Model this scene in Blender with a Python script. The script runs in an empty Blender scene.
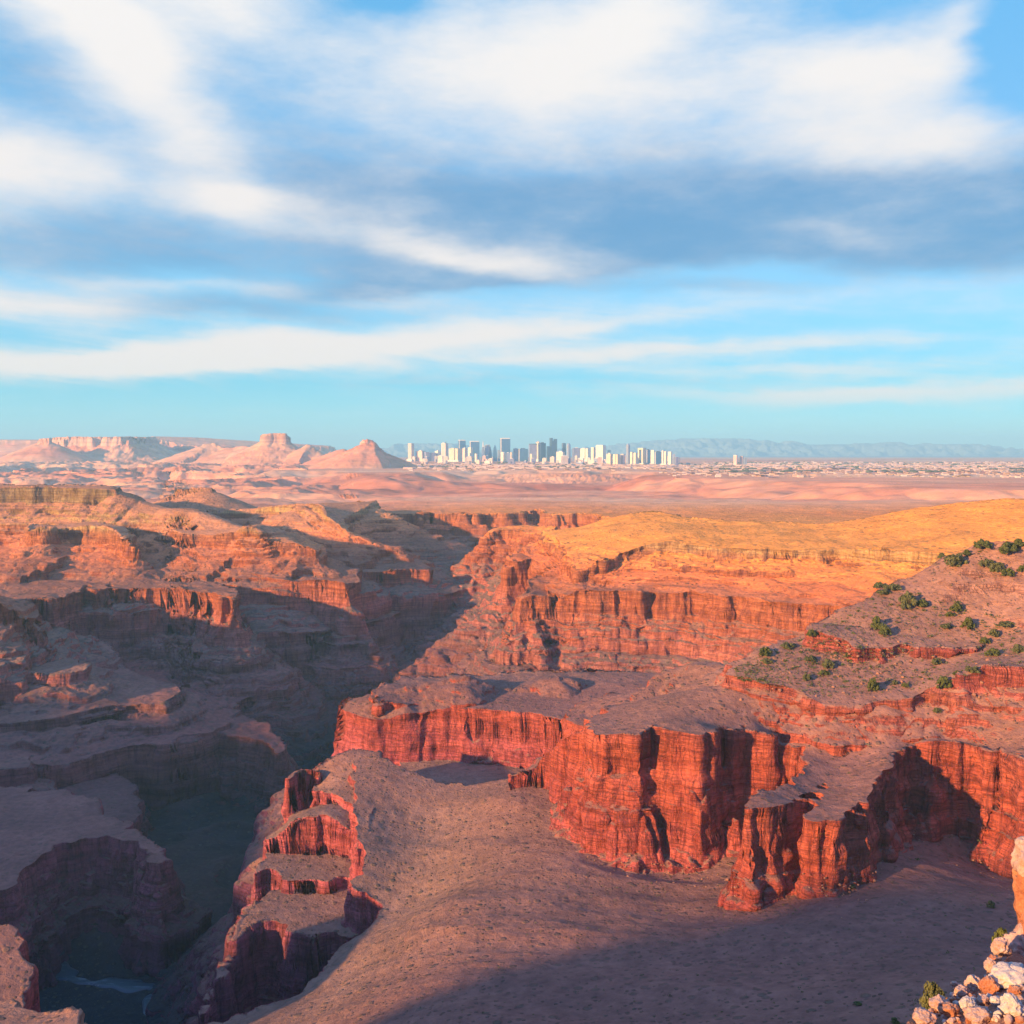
import bpy, bmesh, math, random
import numpy as np
from mathutils import Vector, Matrix, noise as mnoise
R = math.radians
sc = bpy.context.scene
QUAL = 1.0            # mesh density of the terrain

# ------------------------------------------------------------------ camera
F = 984.0
PITCH = math.atan(60.0 / F)
cam_d = bpy.data.cameras.new("camera")
cam_d.sensor_width = 36.0
cam_d.lens = F / 1024.0 * 36.0
cam_d.clip_start = 0.5
cam_d.clip_end = 120000.0
cam = bpy.data.objects.new("camera", cam_d)
cam.location = (0, 0, 0)
cam.rotation_euler = (R(90) - PITCH, 0, 0)
sc.collection.objects.link(cam)
sc.camera = cam

# ------------------------------------------------------------------ sun
SUN_EL = 12.5
SUN_AZ = -125.0       # degrees clockwise from the view direction (+Y): from the left, a little behind
sd = Vector((math.sin(R(SUN_AZ)) * math.cos(R(SUN_EL)), math.cos(R(SUN_AZ)) * math.cos(R(SUN_EL)), math.sin(R(SUN_EL))))
sun_d = bpy.data.lights.new("sun", 'SUN')
sun_d.energy = 5.0
sun_d.angle = R(1.2)
sun_d.color = (1.0, 0.61, 0.25)
sun = bpy.data.objects.new("sun", sun_d)
sun.rotation_euler = sd.to_track_quat('Z', 'Y').to_euler()
sun.location = sd * 500
sc.collection.objects.link(sun)

# ------------------------------------------------------------------ node helper
class NT:
    def __init__(s, tree):
        s.t = tree; s.n = tree.nodes; s.l = tree.links
    def new(s, typ, **kw):
        n = s.n.new(typ)
        for k, v in kw.items(): setattr(n, k, v)
        return n
    def set(s, sock, v):
        if v is None: return
        if isinstance(v, bpy.types.NodeSocket): s.l.new(v, sock)
        else:
            if hasattr(sock.default_value, '__len__') and not hasattr(v, '__len__'): v = (v, v, v)
            if hasattr(v, '__len__') and len(v) == 3 and len(sock.default_value) == 4: v = (*v, 1.0)
            sock.default_value = v
    def m(s, op, a, b=None, c=None, clamp=False):
        n = s.new('ShaderNodeMath', operation=op, use_clamp=clamp)
        s.set(n.inputs[0], a); s.set(n.inputs[1], b)
        if c is not None: s.set(n.inputs[2], c)
        return n.outputs[0]
    def vm(s, op, a, b=None, scale=None):
        n = s.new('ShaderNodeVectorMath', operation=op)
        s.set(n.inputs[0], a)
        if b is not None: s.set(n.inputs[1], b)
        if scale is not None: s.set(n.inputs['Scale'], scale)
        return n.outputs['Value'] if op in ('LENGTH', 'DOT_PRODUCT') else n.outputs[0]
    def mix(s, fac, a, b, blend='MIX'):
        n = s.new('ShaderNodeMix', data_type='RGBA', blend_type=blend)
        s.set(n.inputs[0], fac); s.set(n.inputs[6], a); s.set(n.inputs[7], b)
        return n.outputs[2]
    def ramp(s, fac, stops, interp='LINEAR'):
        n = s.new('ShaderNodeValToRGB')
        cr = n.color_ramp; cr.interpolation = interp
        while len(cr.elements) < len(stops): cr.elements.new(0.5)
        for e, (p, c) in zip(cr.elements, stops):
            e.position = p
            e.color = (*c, 1.0) if hasattr(c, '__len__') else (c, c, c, 1.0)
        s.set(n.inputs[0], fac)
        return n.outputs[0]
    def rng(s, v, a, b, c=0.0, d=1.0, smooth=False):
        n = s.new('ShaderNodeMapRange', interpolation_type='SMOOTHSTEP' if smooth else 'LINEAR')
        s.set(n.inputs[0], v)
        for i, q in enumerate((a, b, c, d)): s.set(n.inputs[1 + i], q)
        return n.outputs[0]
    def noise(s, vec, scale, detail=4, rough=0.55, dist=0.0, lac=2.0):
        n = s.new('ShaderNodeTexNoise')
        s.set(n.inputs['Vector'], vec); s.set(n.inputs['Scale'], scale); s.set(n.inputs['Detail'], detail)
        s.set(n.inputs['Roughness'], rough); s.set(n.inputs['Distortion'], dist); s.set(n.inputs['Lacunarity'], lac)
        return n.outputs['Fac']
    def vor(s, vec, scale, feature='F1', rnd=1.0):
        n = s.new('ShaderNodeTexVoronoi', feature=feature)
        s.set(n.inputs['Vector'], vec); s.set(n.inputs['Scale'], scale); s.set(n.inputs['Randomness'], rnd)
        return n
    def comb(s, x, y, z):
        n = s.new('ShaderNodeCombineXYZ')
        s.set(n.inputs[0], x); s.set(n.inputs[1], y); s.set(n.inputs[2], z)
        return n.outputs[0]
    def sep(s, v):
        n = s.new('ShaderNodeSeparateXYZ'); s.set(n.inputs[0], v)
        return n.outputs

# ------------------------------------------------------------------ world: physical sky with a broken cloud deck
SKY_STRENGTH = 0.13
world = bpy.data.worlds.new("World"); sc.world = world; world.use_nodes = True
w = NT(world.node_tree); w.n.clear()
sky = w.new('ShaderNodeTexSky', sky_type='NISHITA')
sky.sun_disc = False
sky.sun_elevation = R(SUN_EL)
sky.sun_rotation = R(SUN_AZ)
sky.altitude = 1200
sky.air_density = 1.0
sky.dust_density = 0.4
sky.ozone_density = 2.2
tc = w.new('ShaderNodeTexCoord')
D = w.vm('NORMALIZE', tc.outputs['Generated'])
dx, dy, dz = w.sep(D)
az = w.m('MULTIPLY', w.m('ARCTAN2', dx, dy), 180 / math.pi)          # compass bearing of the direction, degrees
el = w.m('MULTIPLY', w.m('ARCSINE', dz), 180 / math.pi)
# wispy warp of the bearings, stretched along the horizon
h_ = w.m('ADD', w.m('MAXIMUM', dz, 0.0), 0.12)
deck = w.comb(w.m('DIVIDE', dx, h_), w.m('DIVIDE', dy, h_), 0.0)       # where the direction meets a cloud layer overhead
wv = w.vm('MULTIPLY', D, (6.0, 6.0, 16.0))
def wn(seed, sc_, det=4, r_=0.55):
    n = w.new('ShaderNodeTexNoise'); w.set(n.inputs['Vector'], w.vm('ADD', wv, (seed, seed * 2.1, seed * 0.7)))
    w.set(n.inputs['Scale'], sc_); w.set(n.inputs['Detail'], det); w.set(n.inputs['Roughness'], r_)
    return n.outputs['Fac']
w1 = w.m('SUBTRACT', wn(3.1, 0.55, 4), 0.5); w2 = w.m('SUBTRACT', wn(17.7, 0.7, 5), 0.5)
azw = w.m('ADD', az, w.m('MULTIPLY', w1, 8.0))
elw = w.m('ADD', el, w.m('MULTIPLY', w2, 3.5))
def px_ang(px, py):
    return math.degrees(math.atan((px - 512) / F)), math.degrees(math.atan((452 - py) / math.hypot(F, px - 512)))
def blob(px, py, rx, ry, rot=0.0, amp=1.0):
    a, e = px_ang(px, py)
    sx, sy = rx / 17.2, ry / 17.2                                     # pixels to degrees
    c, s_ = math.cos(R(rot)), math.sin(R(rot))
    da = w.m('SUBTRACT', azw, a); de = w.m('SUBTRACT', elw, e)
    u = w.m('ADD', w.m('MULTIPLY', da, c / sx), w.m('MULTIPLY', de, s_ / sx))
    v = w.m('ADD', w.m('MULTIPLY', da, -s_ / sy), w.m('MULTIPLY', de, c / sy))
    q = w.m('ADD', w.m('MULTIPLY', u, u), w.m('MULTIPLY', v, v))
    return w.m('MULTIPLY', w.m('EXPONENT', w.m('MULTIPLY', q, -1.0)), amp)
def total(bl):
    o = None
    for b in bl:
        x = blob(*b); o = x if o is None else w.m('ADD', o, x)
    return o
# bright, sunlit cloud (px, py, rx, ry, tilt, amount)
bright = total([
    (70, 5, 150, 40, -28, 0.95), (165, 95, 120, 42, -52, 0.75), (10, 168, 105, 44, 4, 1.25), (225, 0, 90, 40, 0, 0.8), (300, 60, 120, 60, -30, 0.25),
    (470, 50, 120, 55, 12, 0.75), (620, 40, 120, 48, 24, 0.95), (560, 110, 160, 45, 0, 0.5), (700, 110, 120, 40, -8, 0.4), (860, 85, 100, 34, 0, 1.2),
    (930, 148, 150, 26, -4, 0.95), (975, 30, 60, 20, 50, 0.6), (760, 25, 130, 40, 0, 0.4), (1012, 70, 36, 60, 0, -0.9), (395, 2, 40, 16, 0, -0.7), (840, 30, 60, 24, 0, -0.3),
    (235, 198, 60, 12, 0, 0.8), (360, 215, 90, 14, 0, 0.35), (440, 250, 150, 14, -7, 0.75), (505, 270, 70, 10, -8, 0.7), (20, 302, 110, 17, 0, 0.9), (210, 288, 130, 8, 0, 0.5), (390, 305, 90, 7, 0, 0.4),
    (120, 360, 250, 15, 2, 1.3), (330, 342, 220, 17, 4, 1.2), (620, 360, 170, 9, 2, 0.9), (560, 332, 190, 10, 6, 0.7), (760, 345, 200, 8, 0, 0.35), (870, 290, 200, 14, 0, 0.25),
    (900, 390, 180, 10, 1, 1.35), (790, 372, 170, 6, 1, 0.6), (830, 235, 60, 9, -12, 0.4),
])
# blue-grey shaded cloud bases
dark = total([
    (300, 170, 170, 60, -20, 0.35), (80, 245, 280, 34, 0, 0.7), (480, 205, 220, 45, 0, 0.6), (820, 205, 330, 40, 0, 1.0), (60, 80, 90, 35, -30, 0.4), (640, 150, 200, 50, 0, 0.3),
    (600, 255, 230, 26, 6, 0.95), (1000, 235, 190, 32, 0, 0.8), (200, 312, 260, 12, 0, 0.5), (690, 290, 110, 8, 0, 0.4), (420, 288, 180, 12, 5, 0.6), (450, 385, 500, 6, 0, 0.25),
])
# off-screen sky: thinner cloud over added blue that tints the shade fill
band = w.rng(w.m('ABSOLUTE', az), 32, 50, 0, 1, True)
deckn = w.rng(w.noise(deck, 0.9, 6, 0.6), 0.45, 0.68, 0, 1, True)
bright = w.m('ADD', bright, w.m('MULTIPLY', w.m('MULTIPLY', band, deckn), w.rng(el, 2, 10, 0, 0.35)))
n_fine = w.m('SUBTRACT', wn(41.0, 1.6, 9, 0.66), 0.5)
n_mid = w.m('SUBTRACT', wn(77.0, 0.7, 5, 0.6), 0.5)
wst = w.new('ShaderNodeVectorRotate', rotation_type='Y_AXIS'); w.set(wst.inputs['Vector'], D); wst.inputs['Angle'].default_value = R(-4)
n_str = w.m('SUBTRACT', w.noise(w.vm('MULTIPLY', wst.outputs[0], (5.0, 5.0, 46.0)), 1.0, 6, 0.62, 0.5), 0.5)
bcov = w.m('ADD', bright, w.m('ADD', w.m('ADD', w.m('MULTIPLY', n_fine, 1.1), w.m('MULTIPLY', n_str, w.rng(el, 5, 12, 1.7, 0.25))), w.m('MULTIPLY', n_mid, 0.7)))
dcov = w.m('ADD', dark, w.m('ADD', w.m('ADD', w.m('MULTIPLY', n_fine, 0.6), w.m('MULTIPLY', n_str, 0.7)), w.m('MULTIPLY', n_mid, 0.5)))
gate = w.rng(el, 0.6, 4.0, 0, 1, True)
bf = w.m('MULTIPLY', w.rng(bcov, -0.18, 1.25, 0, 0.97, True), gate)
df = w.m('MULTIPLY', w.rng(dcov, 0.10, 0.95, 0, 0.85, True), gate)
skyc = w.mix(1.0, sky.outputs[0], (0.55, 0.95, 1.15), 'MULTIPLY')
lift = w.ramp(w.rng(el, 0, 28), [(0.0, (1.7, 2.9, 3.0)), (0.06, (1.1, 2.55, 2.9)), (0.14, (0.55, 2.1, 2.75)), (0.30, (0.95, 2.2, 3.1)), (0.55, (0.70, 1.75, 2.85)), (1.0, (0.42, 1.75, 3.1))])
lift = w.mix(band, lift, w.ramp(w.rng(el, 0, 60), [(0.0, (1.6, 2.4, 4.4)), (0.3, (0.95, 1.8, 4.8)), (1.0, (0.90, 1.7, 5.0))]))  # unseen sky made bluer to colour the shaded ground
base = w.mix(0.8, skyc, lift)
c1 = w.mix(df, base, w.mix(w.rng(n_mid, -0.25, 0.25), (0.44, 1.15, 2.12), (0.68, 1.32, 2.2)))
warm = w.ramp(w.rng(el, 2, 24), [(0.0, (3.6, 3.2, 2.95)), (0.35, (3.35, 3.1, 3.0)), (1.0, (3.45, 3.3, 3.2))])
warm = w.mix(band, warm, (1.7, 2.2, 4.0))
c2 = w.mix(bf, c1, warm)
bg = w.new('ShaderNodeBackground'); w.set(bg.inputs[0], c2); bg.inputs[1].default_value = SKY_STRENGTH
wo = w.new('ShaderNodeOutputWorld'); w.l.new(bg.outputs[0], wo.inputs[0])

sc.view_settings.view_transform = 'Standard'
sc.view_settings.look = 'None'
sc.view_settings.exposure = 1.15
sc.view_settings.gamma = 1.0
sc.cycles.use_denoising = True
sc.cycles.max_bounces = 5
sc.cycles.diffuse_bounces = 3
sc.cycles.volume_bounces = 0
sc.cycles.volume_max_steps = 32

# ------------------------------------------------------------------ small helpers
cp, sp = math.cos(PITCH), math.sin(PITCH)
def P(px, py, q):
    """World point seen at pixel (px, py): q > 0 is its distance north of the camera, q < 0 its altitude."""
    cx, cy = (px - 512) / F, (512 - py) / F
    d = (cx, cp + cy * sp, -sp + cy * cp)
    k = q / d[1] if q > 0 else q / d[2]
    return (d[0] * k, d[1] * k, d[2] * k)
def W(x, y, z): return (x, y, z)
def B(px, dist, z=None):
    return ((px - 512) / F * dist, dist, z)
def tag(o, label=None, cat=None, group=None, kind=None):
    if label: o['label'] = label
    if cat: o['category'] = cat
    if group: o['group'] = group
    if kind: o['kind'] = kind
    return o
def link(o, parent=None):
    sc.collection.objects.link(o)
    if parent is not None: o.parent = parent
    return o
# ------------------------------------------------------------------ numpy noise
_rs = np.random.RandomState(7)
_ang = _rs.rand(256, 256).astype(np.float32) * 2 * np.pi
_GX, _GY = np.cos(_ang).ravel(), np.sin(_ang).ravel()
def gn2(x, y, seed=0):
    x = x + seed * 37.31; y = y + seed * 17.77
    xf = np.floor(x); yf = np.floor(y)
    fx = (x - xf).astype(np.float32); fy = (y - yf).astype(np.float32)
    xi = xf.astype(np.int64) & 255; yi = yf.astype(np.int64) & 255
    x1 = (xi + 1) & 255; y1 = (yi + 1) & 255
    u = fx * fx * fx * (fx * (fx * 6 - 15) + 10); v = fy * fy * fy * (fy * (fy * 6 - 15) + 10)
    def g(a, b, p, q):
        i = a * 256 + b
        return _GX[i] * p + _GY[i] * q
    a = g(xi, yi, fx, fy); b = g(x1, yi, fx - 1, fy); c = g(xi, y1, fx, fy - 1); d = g(x1, y1, fx - 1, fy - 1)
    return ((a + (b - a) * u) * (1 - v) + (c + (d - c) * u) * v) * 1.5
def fbm(x, y, wl, octv=3, seed=0, gain=0.5):
    o = 0; a = 1.0
    for k in range(octv):
        o = o + a * gn2(x / wl, y / wl, seed + k * 3); wl = wl / 2.03; a *= gain
    return o
_V3 = (_rs.rand(64, 64, 64).astype(np.float32) * 2 - 1).ravel()
def vn3(x, y, z, seed=0):
    x = x + seed * 11.3; y = y + seed * 7.7; z = z + seed * 3.9
    xf, yf, zf = np.floor(x), np.floor(y), np.floor(z)
    fx, fy, fz = x - xf, y - yf, z - zf
    xi, yi, zi = xf.astype(np.int64) & 63, yf.astype(np.int64) & 63, zf.astype(np.int64) & 63
    x1, y1, z1 = (xi + 1) & 63, (yi + 1) & 63, (zi + 1) & 63
    fx = fx * fx * (3 - 2 * fx); fy = fy * fy * (3 - 2 * fy); fz = fz * fz * (3 - 2 * fz)
    def t(a, b, c): return _V3[(a * 64 + b) * 64 + c]
    l = lambda p, q, f: p + (q - p) * f
    return l(l(l(t(xi, yi, zi), t(x1, yi, zi), fx), l(t(xi, y1, zi), t(x1, y1, zi), fx), fy),
             l(l(t(xi, yi, z1), t(x1, yi, z1), fx), l(t(xi, y1, z1), t(x1, y1, z1), fx), fy), fz)

# ------------------------------------------------------------------ landforms
def tps_fit(pts):
    p = np.array(pts, float); c = p[:, :2].mean(0); s = max(np.ptp(p[:, 0]), np.ptp(p[:, 1]), 1.0)
    q = (p[:, :2] - c) / s; n = len(q)
    r2 = ((q[:, None] - q[None]) ** 2).sum(-1)
    K = 0.5 * r2 * np.log(r2 + 1e-12) + np.eye(n) * 1e-4
    A = np.zeros((n + 3, n + 3)); A[:n, :n] = K; A[:n, n] = 1; A[:n, n + 1:] = q; A[n, :n] = 1; A[n + 1:, :n] = q.T
    wv_ = np.linalg.solve(A, np.concatenate([p[:, 2], np.zeros(3)]))
    return q, wv_, c, s
def tps_eval(fit, x, y):
    q, wv_, c, s = fit
    X = (x - c[0]) / s; Y = (y - c[1]) / s
    o = wv_[-3] + wv_[-2] * X + wv_[-1] * Y
    for (a, b), k in zip(q, wv_[:-3]):
        r2 = (X - a) ** 2 + (Y - b) ** 2
        o = o + k * 0.5 * r2 * np.log(r2 + 1e-12)
    return o
TIERS = []
class Tier:
    def __init__(s, name, pts, prof=((0, 0),), slope=0.6, extra=(), ridge=False, width=0.0, N=300, reach=None,
                 fl=(0, 0, 0), wp=0.0, top=0.0, gully=0.0, zfun=None, zfloor=-300, L=None, zconst=None, clampz=None, cut=None, rib=0.0):
        s.rib = rib
        s.cut = cut; s.zrim = None
        far_ = min(1.0, max(0.0, (min(math.hypot(p[0], p[1]) for p in pts) - 500) / 300))
        if name not in ('plain', 'city_terrace', 'mountain'): fl = tuple(a * (1 - 0.45 * far_) for a in fl); wp *= 1 - 0.4 * far_
        s.name, s.slope, s.ridge, s.fl, s.wp, s.top, s.gully, s.L, s.zfun = name, slope, ridge, fl, wp, top, gully, L, zfun
        s.pd = np.array([a for a, _ in prof], float); s.ph = np.array([b for _, b in prof], float)
        pts = list(pts)
        kn = [p[2] for p in pts if p[2] is not None]
        if kn and not zfun: pts = [(p[0], p[1], p[2] if p[2] is not None else sum(kn) / len(kn)) for p in pts]
        xy = np.array([p[:2] for p in pts], float)
        zs = [p[2] for p in pts if p[2] is not None]
        zmax = zconst if zconst is not None else (max(zs) if zs else -80)
        if reach is None: reach = min(1200.0, max(30.0, (zmax - zfloor - s.ph[-1]) / max(slope, 0.05) + s.pd[-1] + 20))
        x0, y0 = xy.min(0) - reach; x1, y1 = xy.max(0) + reach
        s.x0, s.y0, s.x1, s.y1, s.N = x0, y0, x1, y1, N
        gx, gy = np.meshgrid(np.linspace(x0, x1, N), np.linspace(y0, y1, N), indexing='ij')
        n = len(xy); d2 = np.full(gx.shape, 1e18); inside = np.zeros(gx.shape, bool); zr = np.zeros(gx.shape)
        for i in range(n if not ridge else n - 1):
            a, b = xy[i], xy[(i + 1) % n]; e = b - a; L2 = max((e ** 2).sum(), 1e-9)
            t = np.clip(((gx - a[0]) * e[0] + (gy - a[1]) * e[1]) / L2, 0, 1)
            q = (gx - a[0] - t * e[0]) ** 2 + (gy - a[1] - t * e[1]) ** 2
            za, zb = pts[i][2], pts[(i + 1) % n][2]
            if za is not None and zb is not None:
                m = q < d2; zr[m] = (za + t * (zb - za))[m]
            d2 = np.minimum(d2, q)
            if not ridge:
                c = ((a[1] > gy) != (b[1] > gy))
                with np.errstate(divide='ignore', invalid='ignore'):
                    xc = a[0] + (gy - a[1]) * e[0] / (e[1] if e[1] != 0 else 1e-9)
                inside ^= c & (gx < xc)
        d = np.sqrt(d2)
        if ridge: d = np.sqrt(d2 + width ** 2) - width
        else: d[inside] *= -1
        s.d = d.astype(np.float32)
        if ridge: s.z = zr.astype(np.float32)
        elif zconst is not None: s.z = None; s.zc = zconst
        elif zfun is not None: s.z = None
        else:
            av = [p[2] for p in pts if p[2] is not None]; av = sum(av) / len(av)
            ctl = [p for p in pts if p[2] is not None] + list(extra)
            if max(c[2] for c in ctl) - min(c[2] for c in ctl) < 0.05: s.z = None; s.zc = ctl[0][2]
            else:
                fit = tps_fit(ctl); zz = tps_eval(fit, gx, gy)
                lo, hi = clampz or (min(c[2] for c in ctl) - 6, max(c[2] for c in ctl) + 6)
                s.z = np.clip(zz, lo, hi)
                s.z = np.where(inside, s.z, zr).astype(np.float32)
        TIERS.append(s)
    def eval(s, x, y, nz):
        """returns indices and heights for points within reach"""
        m = np.nonzero((x > s.x0) & (x < s.x1) & (y > s.y0) & (y < s.y1))[0]
        if not len(m): return m, None
        X, Y = x[m], y[m]
        q_ = 'L' if s.wp > 40 else ''
        wx, wy = nz['wx' + q_][m] * s.wp, nz['wy' + q_][m] * s.wp
        u = np.clip((X + wx - s.x0) / (s.x1 - s.x0) * (s.N - 1), 0, s.N - 1.001); v = np.clip((Y + wy - s.y0) / (s.y1 - s.y0) * (s.N - 1), 0, s.N - 1.001)
        ui, vi = u.astype(np.int64), v.astype(np.int64); fu, fv = (u - ui), (v - vi); k = ui * s.N + vi
        def bl(g):
            g = g.ravel(); return (g[k] * (1 - fu) + g[k + s.N] * fu) * (1 - fv) + (g[k + 1] * (1 - fu) + g[k + s.N + 1] * fu) * fv
        d = bl(s.d)
        z = s.zfun(X, Y) if s.zfun else (bl(s.z) if s.z is not None else np.full(len(m), s.zc))
        e = np.clip(1 - d / 400.0, 0.25, 1)
        for key, a in zip(('c80', 'c30', 'c11'), s.fl):
            if a: d = d - a * (nz['cL' if (q_ and key == 'c80') else key][m] - 0.35) * (e if key == 'c80' else 1)
        dd = np.maximum(d, 0)
        h = z - np.interp(dd, s.pd, s.ph)
        over = np.maximum(dd - s.pd[-1], 0)
        if s.L: h = h - s.slope * s.L * (1 - np.exp(-over / s.L)) - 0.3 * over
        else: h = h - s.slope * over
        if s.cut is not None: h = h - 5.0 * np.maximum(over - s.cut, 0)
        if s.gully: h = h - s.gully * np.clip(over / 30.0, 0, 1) * (1 - nz['c30'][m])
        if s.rib: h = h + s.rib * nz['rib'][m] * np.clip(-d / 25.0, 0, 1)
        if s.top: h = h + s.top * nz['t'][m] * np.clip(-d / 15.0, 0, 1)
        return m, h
def height(x, y):
    sh = x.shape; x = x.ravel().astype(np.float64); y = y.ravel().astype(np.float64)
    rr = np.hypot(x, y)
    nz = {}
    nz['wx'] = fbm(x, y, 90.0, 3, 11); nz['wy'] = fbm(x, y, 90.0, 3, 23)
    wx2 = x + 6 * gn2(x / 40, y / 40, 5); wy2 = y + 6 * gn2(x / 40, y / 40, 6)
    nz['c80'] = np.abs(fbm(wx2, wy2, 95.0, 2, 31)) * 1.5
    nz['c30'] = np.clip(np.abs(fbm(wx2, wy2, 34.0, 2, 41)) * 1.6, 0, 1.3)
    nz['c11'] = np.clip(np.abs(fbm(x, y, 12.0, 2, 51)) * 1.6, 0, 1.3)
    nz['wxL'] = fbm(x, y, 520.0, 4, 13); nz['wyL'] = fbm(x, y, 520.0, 4, 27)
    nz['cL'] = np.abs(fbm(x, y, 380.0, 3, 33)) * 1.6
    ua, ub = -0.90 * x + 0.43 * y, 0.43 * x + 0.90 * y
    nz['rib'] = 0.7 - np.abs(gn2(ua / 210 + 0.3 * gn2(x / 90, y / 90, 8), ub / 62, 9)) * 2.4 - 0.35 * np.abs(gn2(ua / 90, ub / 20, 12)) * 2
    nz['t'] = fbm(x, y, 60.0, 4, 61)
    H = floor_z(x, y) + (5 * fbm(x, y, 110.0, 4, 71) + 4 * (1 - 2 * nz['c80'])) * np.clip((rr - 480) / 300, 0.35, 1.4)
    m = np.nonzero(rr < 1000)[0]; k = np.clip((river_dist(x[m], y[m]) - 9) / 40.0, 0, 1); k = k * k * (3 - 2 * k)
    H[m] = H[m] * k + (-288.0 - 2.2 * (1 - k)) * (1 - k)
    ID = np.zeros(len(x), np.int16)
    for i, t in enumerate(TIERS):
        m, h = t.eval(x, y, nz)
        if h is None: continue
        g = h > H[m]
        H[m[g]] = h[g]; ID[m[g]] = i + 1
    k = np.clip((rr - 560) / 150, 0, 1) * np.clip((2300 - rr) / 400, 0, 1)        # harder and softer beds step every slope
    hz = H + 5 * nz['t']
    k = k * np.clip((-98 - H) / 12, 0.12, 1)
    H = H + k * (1.15 * np.sin(2 * np.pi * hz / 11.5) + 0.4 * np.sin(2 * np.pi * hz / 4.7))
    return H.reshape(sh), ID.reshape(sh)

_fl = tps_fit([P(200, 800, -291), P(60, 905, -273), P(110, 893, -274), P(165, 902, -276), P(130, 940, -282), P(60, 962, -287), P(150, 985, -289), P(30, 1015, -290), P(-40, 1000, -286), P(100, 1020, -290), P(380, 700, -298), P(470, 640, -262), P(430, 600, -235),
               P(300, 750, -292), P(240, 880, -288), P(350, 680, -290), P(440, 560, -205), P(520, 545, -190), W(-700, 700, -290), W(-900, 1200, -250), W(200, 1150, -215), W(-300, 200, -295),
               W(400, 700, -250), W(0, 300, -292), W(600, 1300, -220), W(-1200, 300, -290)])
RIVER = np.array([P(a, b, -288)[:2] for a, b in [(-60, 976), (0, 966), (25, 959), (42, 958), (56, 961), (66, 970), (72, 976), (90, 980), (112, 979), (135, 983), (152, 983), (157, 990), (150, 998), (160, 1010), (200, 1036)]])
def river_dist(x, y):
    d2 = np.full(np.shape(x), 1e18)
    for a, b in zip(RIVER[:-1], RIVER[1:]):
        e = b - a; t = np.clip(((x - a[0]) * e[0] + (y - a[1]) * e[1]) / (e ** 2).sum(), 0, 1)
        d2 = np.minimum(d2, (x - a[0] - t * e[0]) ** 2 + (y - a[1] - t * e[1]) ** 2)
    return np.sqrt(d2)
def floor_z(x, y):
    return np.clip(tps_eval(_fl, np.clip(x, -1500, 1200), np.clip(y, -500, 2000)), -326, -180)

def step(h, run, n, rnd=1):
    """a cliff of height h made of n risers with small ledges between them"""
    r_ = random.Random(rnd); out = [(0, 0), (run * 0.03, h * 0.015)]; d = 0.0; z = 0.0
    hs = [2.6] + [0.5 + r_.random() for _ in range(n - 1)]; tot = sum(hs)
    for q in hs:
        d += run * 0.72 / n; z += h * q / tot * 0.93; out.append((d, z))
        d += run * 0.28 / n; z += h * q / tot * 0.07; out.append((d, z))
    return out
# ------------------------------------------------------------------ the far country
def far_z(x, y):
    z = np.interp(y, [1300, 1700, 2000, 2600, 3400, 4200, 5200, 9000, 45000], [-100, -107, -101, -121, -124, -118, -88, -86, -112])
    left = np.clip((-x / np.maximum(y, 1) - 0.10) / 0.12, 0, 1)
    a = np.interp(y, [1800, 2400, 4500, 7000, 9500, 16000], [1.0, 22, 48, 50, 14, 4]) * (0.22 + 0.78 * left) * (y < 18000)
    n = 1 - np.abs(fbm(x, y, 560.0, 5, 81, 0.5)) * 2.3
    lo = np.interp(y, [1700, 2200], [0.3, 1.0])
    return z + a * (n - 0.45) + 3.0 * fbm(x, y, 260.0, 3, 85) * lo
Tier('plain', [W(-6000, 1750, None), B(-200, 1760), B(150, 1720), B(340, 1750), P(380, 513, 1750), P(400, 520, 1700), P(412, 524, 1670), P(418, 520, 1720), P(430, 519, 1720), P(456, 517, 1700),
     P(481, 518, 1680), P(488, 516, 1700), P(494, 514, 1760), P(504, 513, 1780), P(512, 512, 1720), P(524, 512, 1720), P(528, 510, 1800), P(536, 510, 1800), P(540, 512, 1720), P(560, 514, 1680), P(578, 513, 1720), P(599, 515, 1620), B(640, 1400), B(1100, 1350), W(2600, 1300, None),
     W(45000, 1500, None), W(45000, 45000, None), W(-45000, 45000, None), W(-45000, 1750, None)], prof=step(34, 16, 3), slope=0.55, zfun=far_z, N=1100, reach=300, fl=(14, 6, 0), wp=12, gully=5)
Tier('city_terrace', [P(330, 473, -82), P(400, 474.5, -82), P(450, 472, -82), P(480, 471, -82), P(520, 470, -82), P(560, 471.5, -82), P(590, 470, -82), P(640, 471, -82), P(665, 473, -82), P(690, 477, -82), P(725, 480, -82), P(760, 478, -82),
     P(860, 484, -82), P(940, 488, -82), P(1030, 490, -82), P(1250, 490, -82), W(9000, 5000, -82), W(9000, 13000, -82), W(-1500, 13000, -82), W(-1300, 6000, -82)], prof=[(0, 0), (30, 4)], slope=0.14, gully=0, N=500, reach=300, fl=(90, 0, 0), wp=220, zconst=-82.0)
Tier('low_ridge', [P(735, 480, 3300), P(790, 474.5, 3350), P(830, 474, 3350), P(880, 475, 3300), P(930, 479, 3200), P(960, 482, 3150)], ridge=True, width=60, slope=0.22, wp=60, fl=(90, 0, 0), gully=4)
Tier('low_ridge', [P(520, 474, 4100), P(560, 473, 4000), P(600, 474, 4000), P(650, 474, 4150)], ridge=True, width=30, slope=0.17, wp=80, fl=(120, 20, 0), gully=2)
Tier('mesa', [P(66, 437.5, 7400), P(100, 437.2, 7350), P(124, 436.6, 7250), P(128, 436.6, 7500), P(152, 437, 8200), P(150, 437, 9000), P(60, 437, 9000), P(58, 438, 7700)], prof=step(70, 50, 2), slope=0.42, fl=(70, 0, 0), wp=60, N=260, zfloor=-90)
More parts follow.
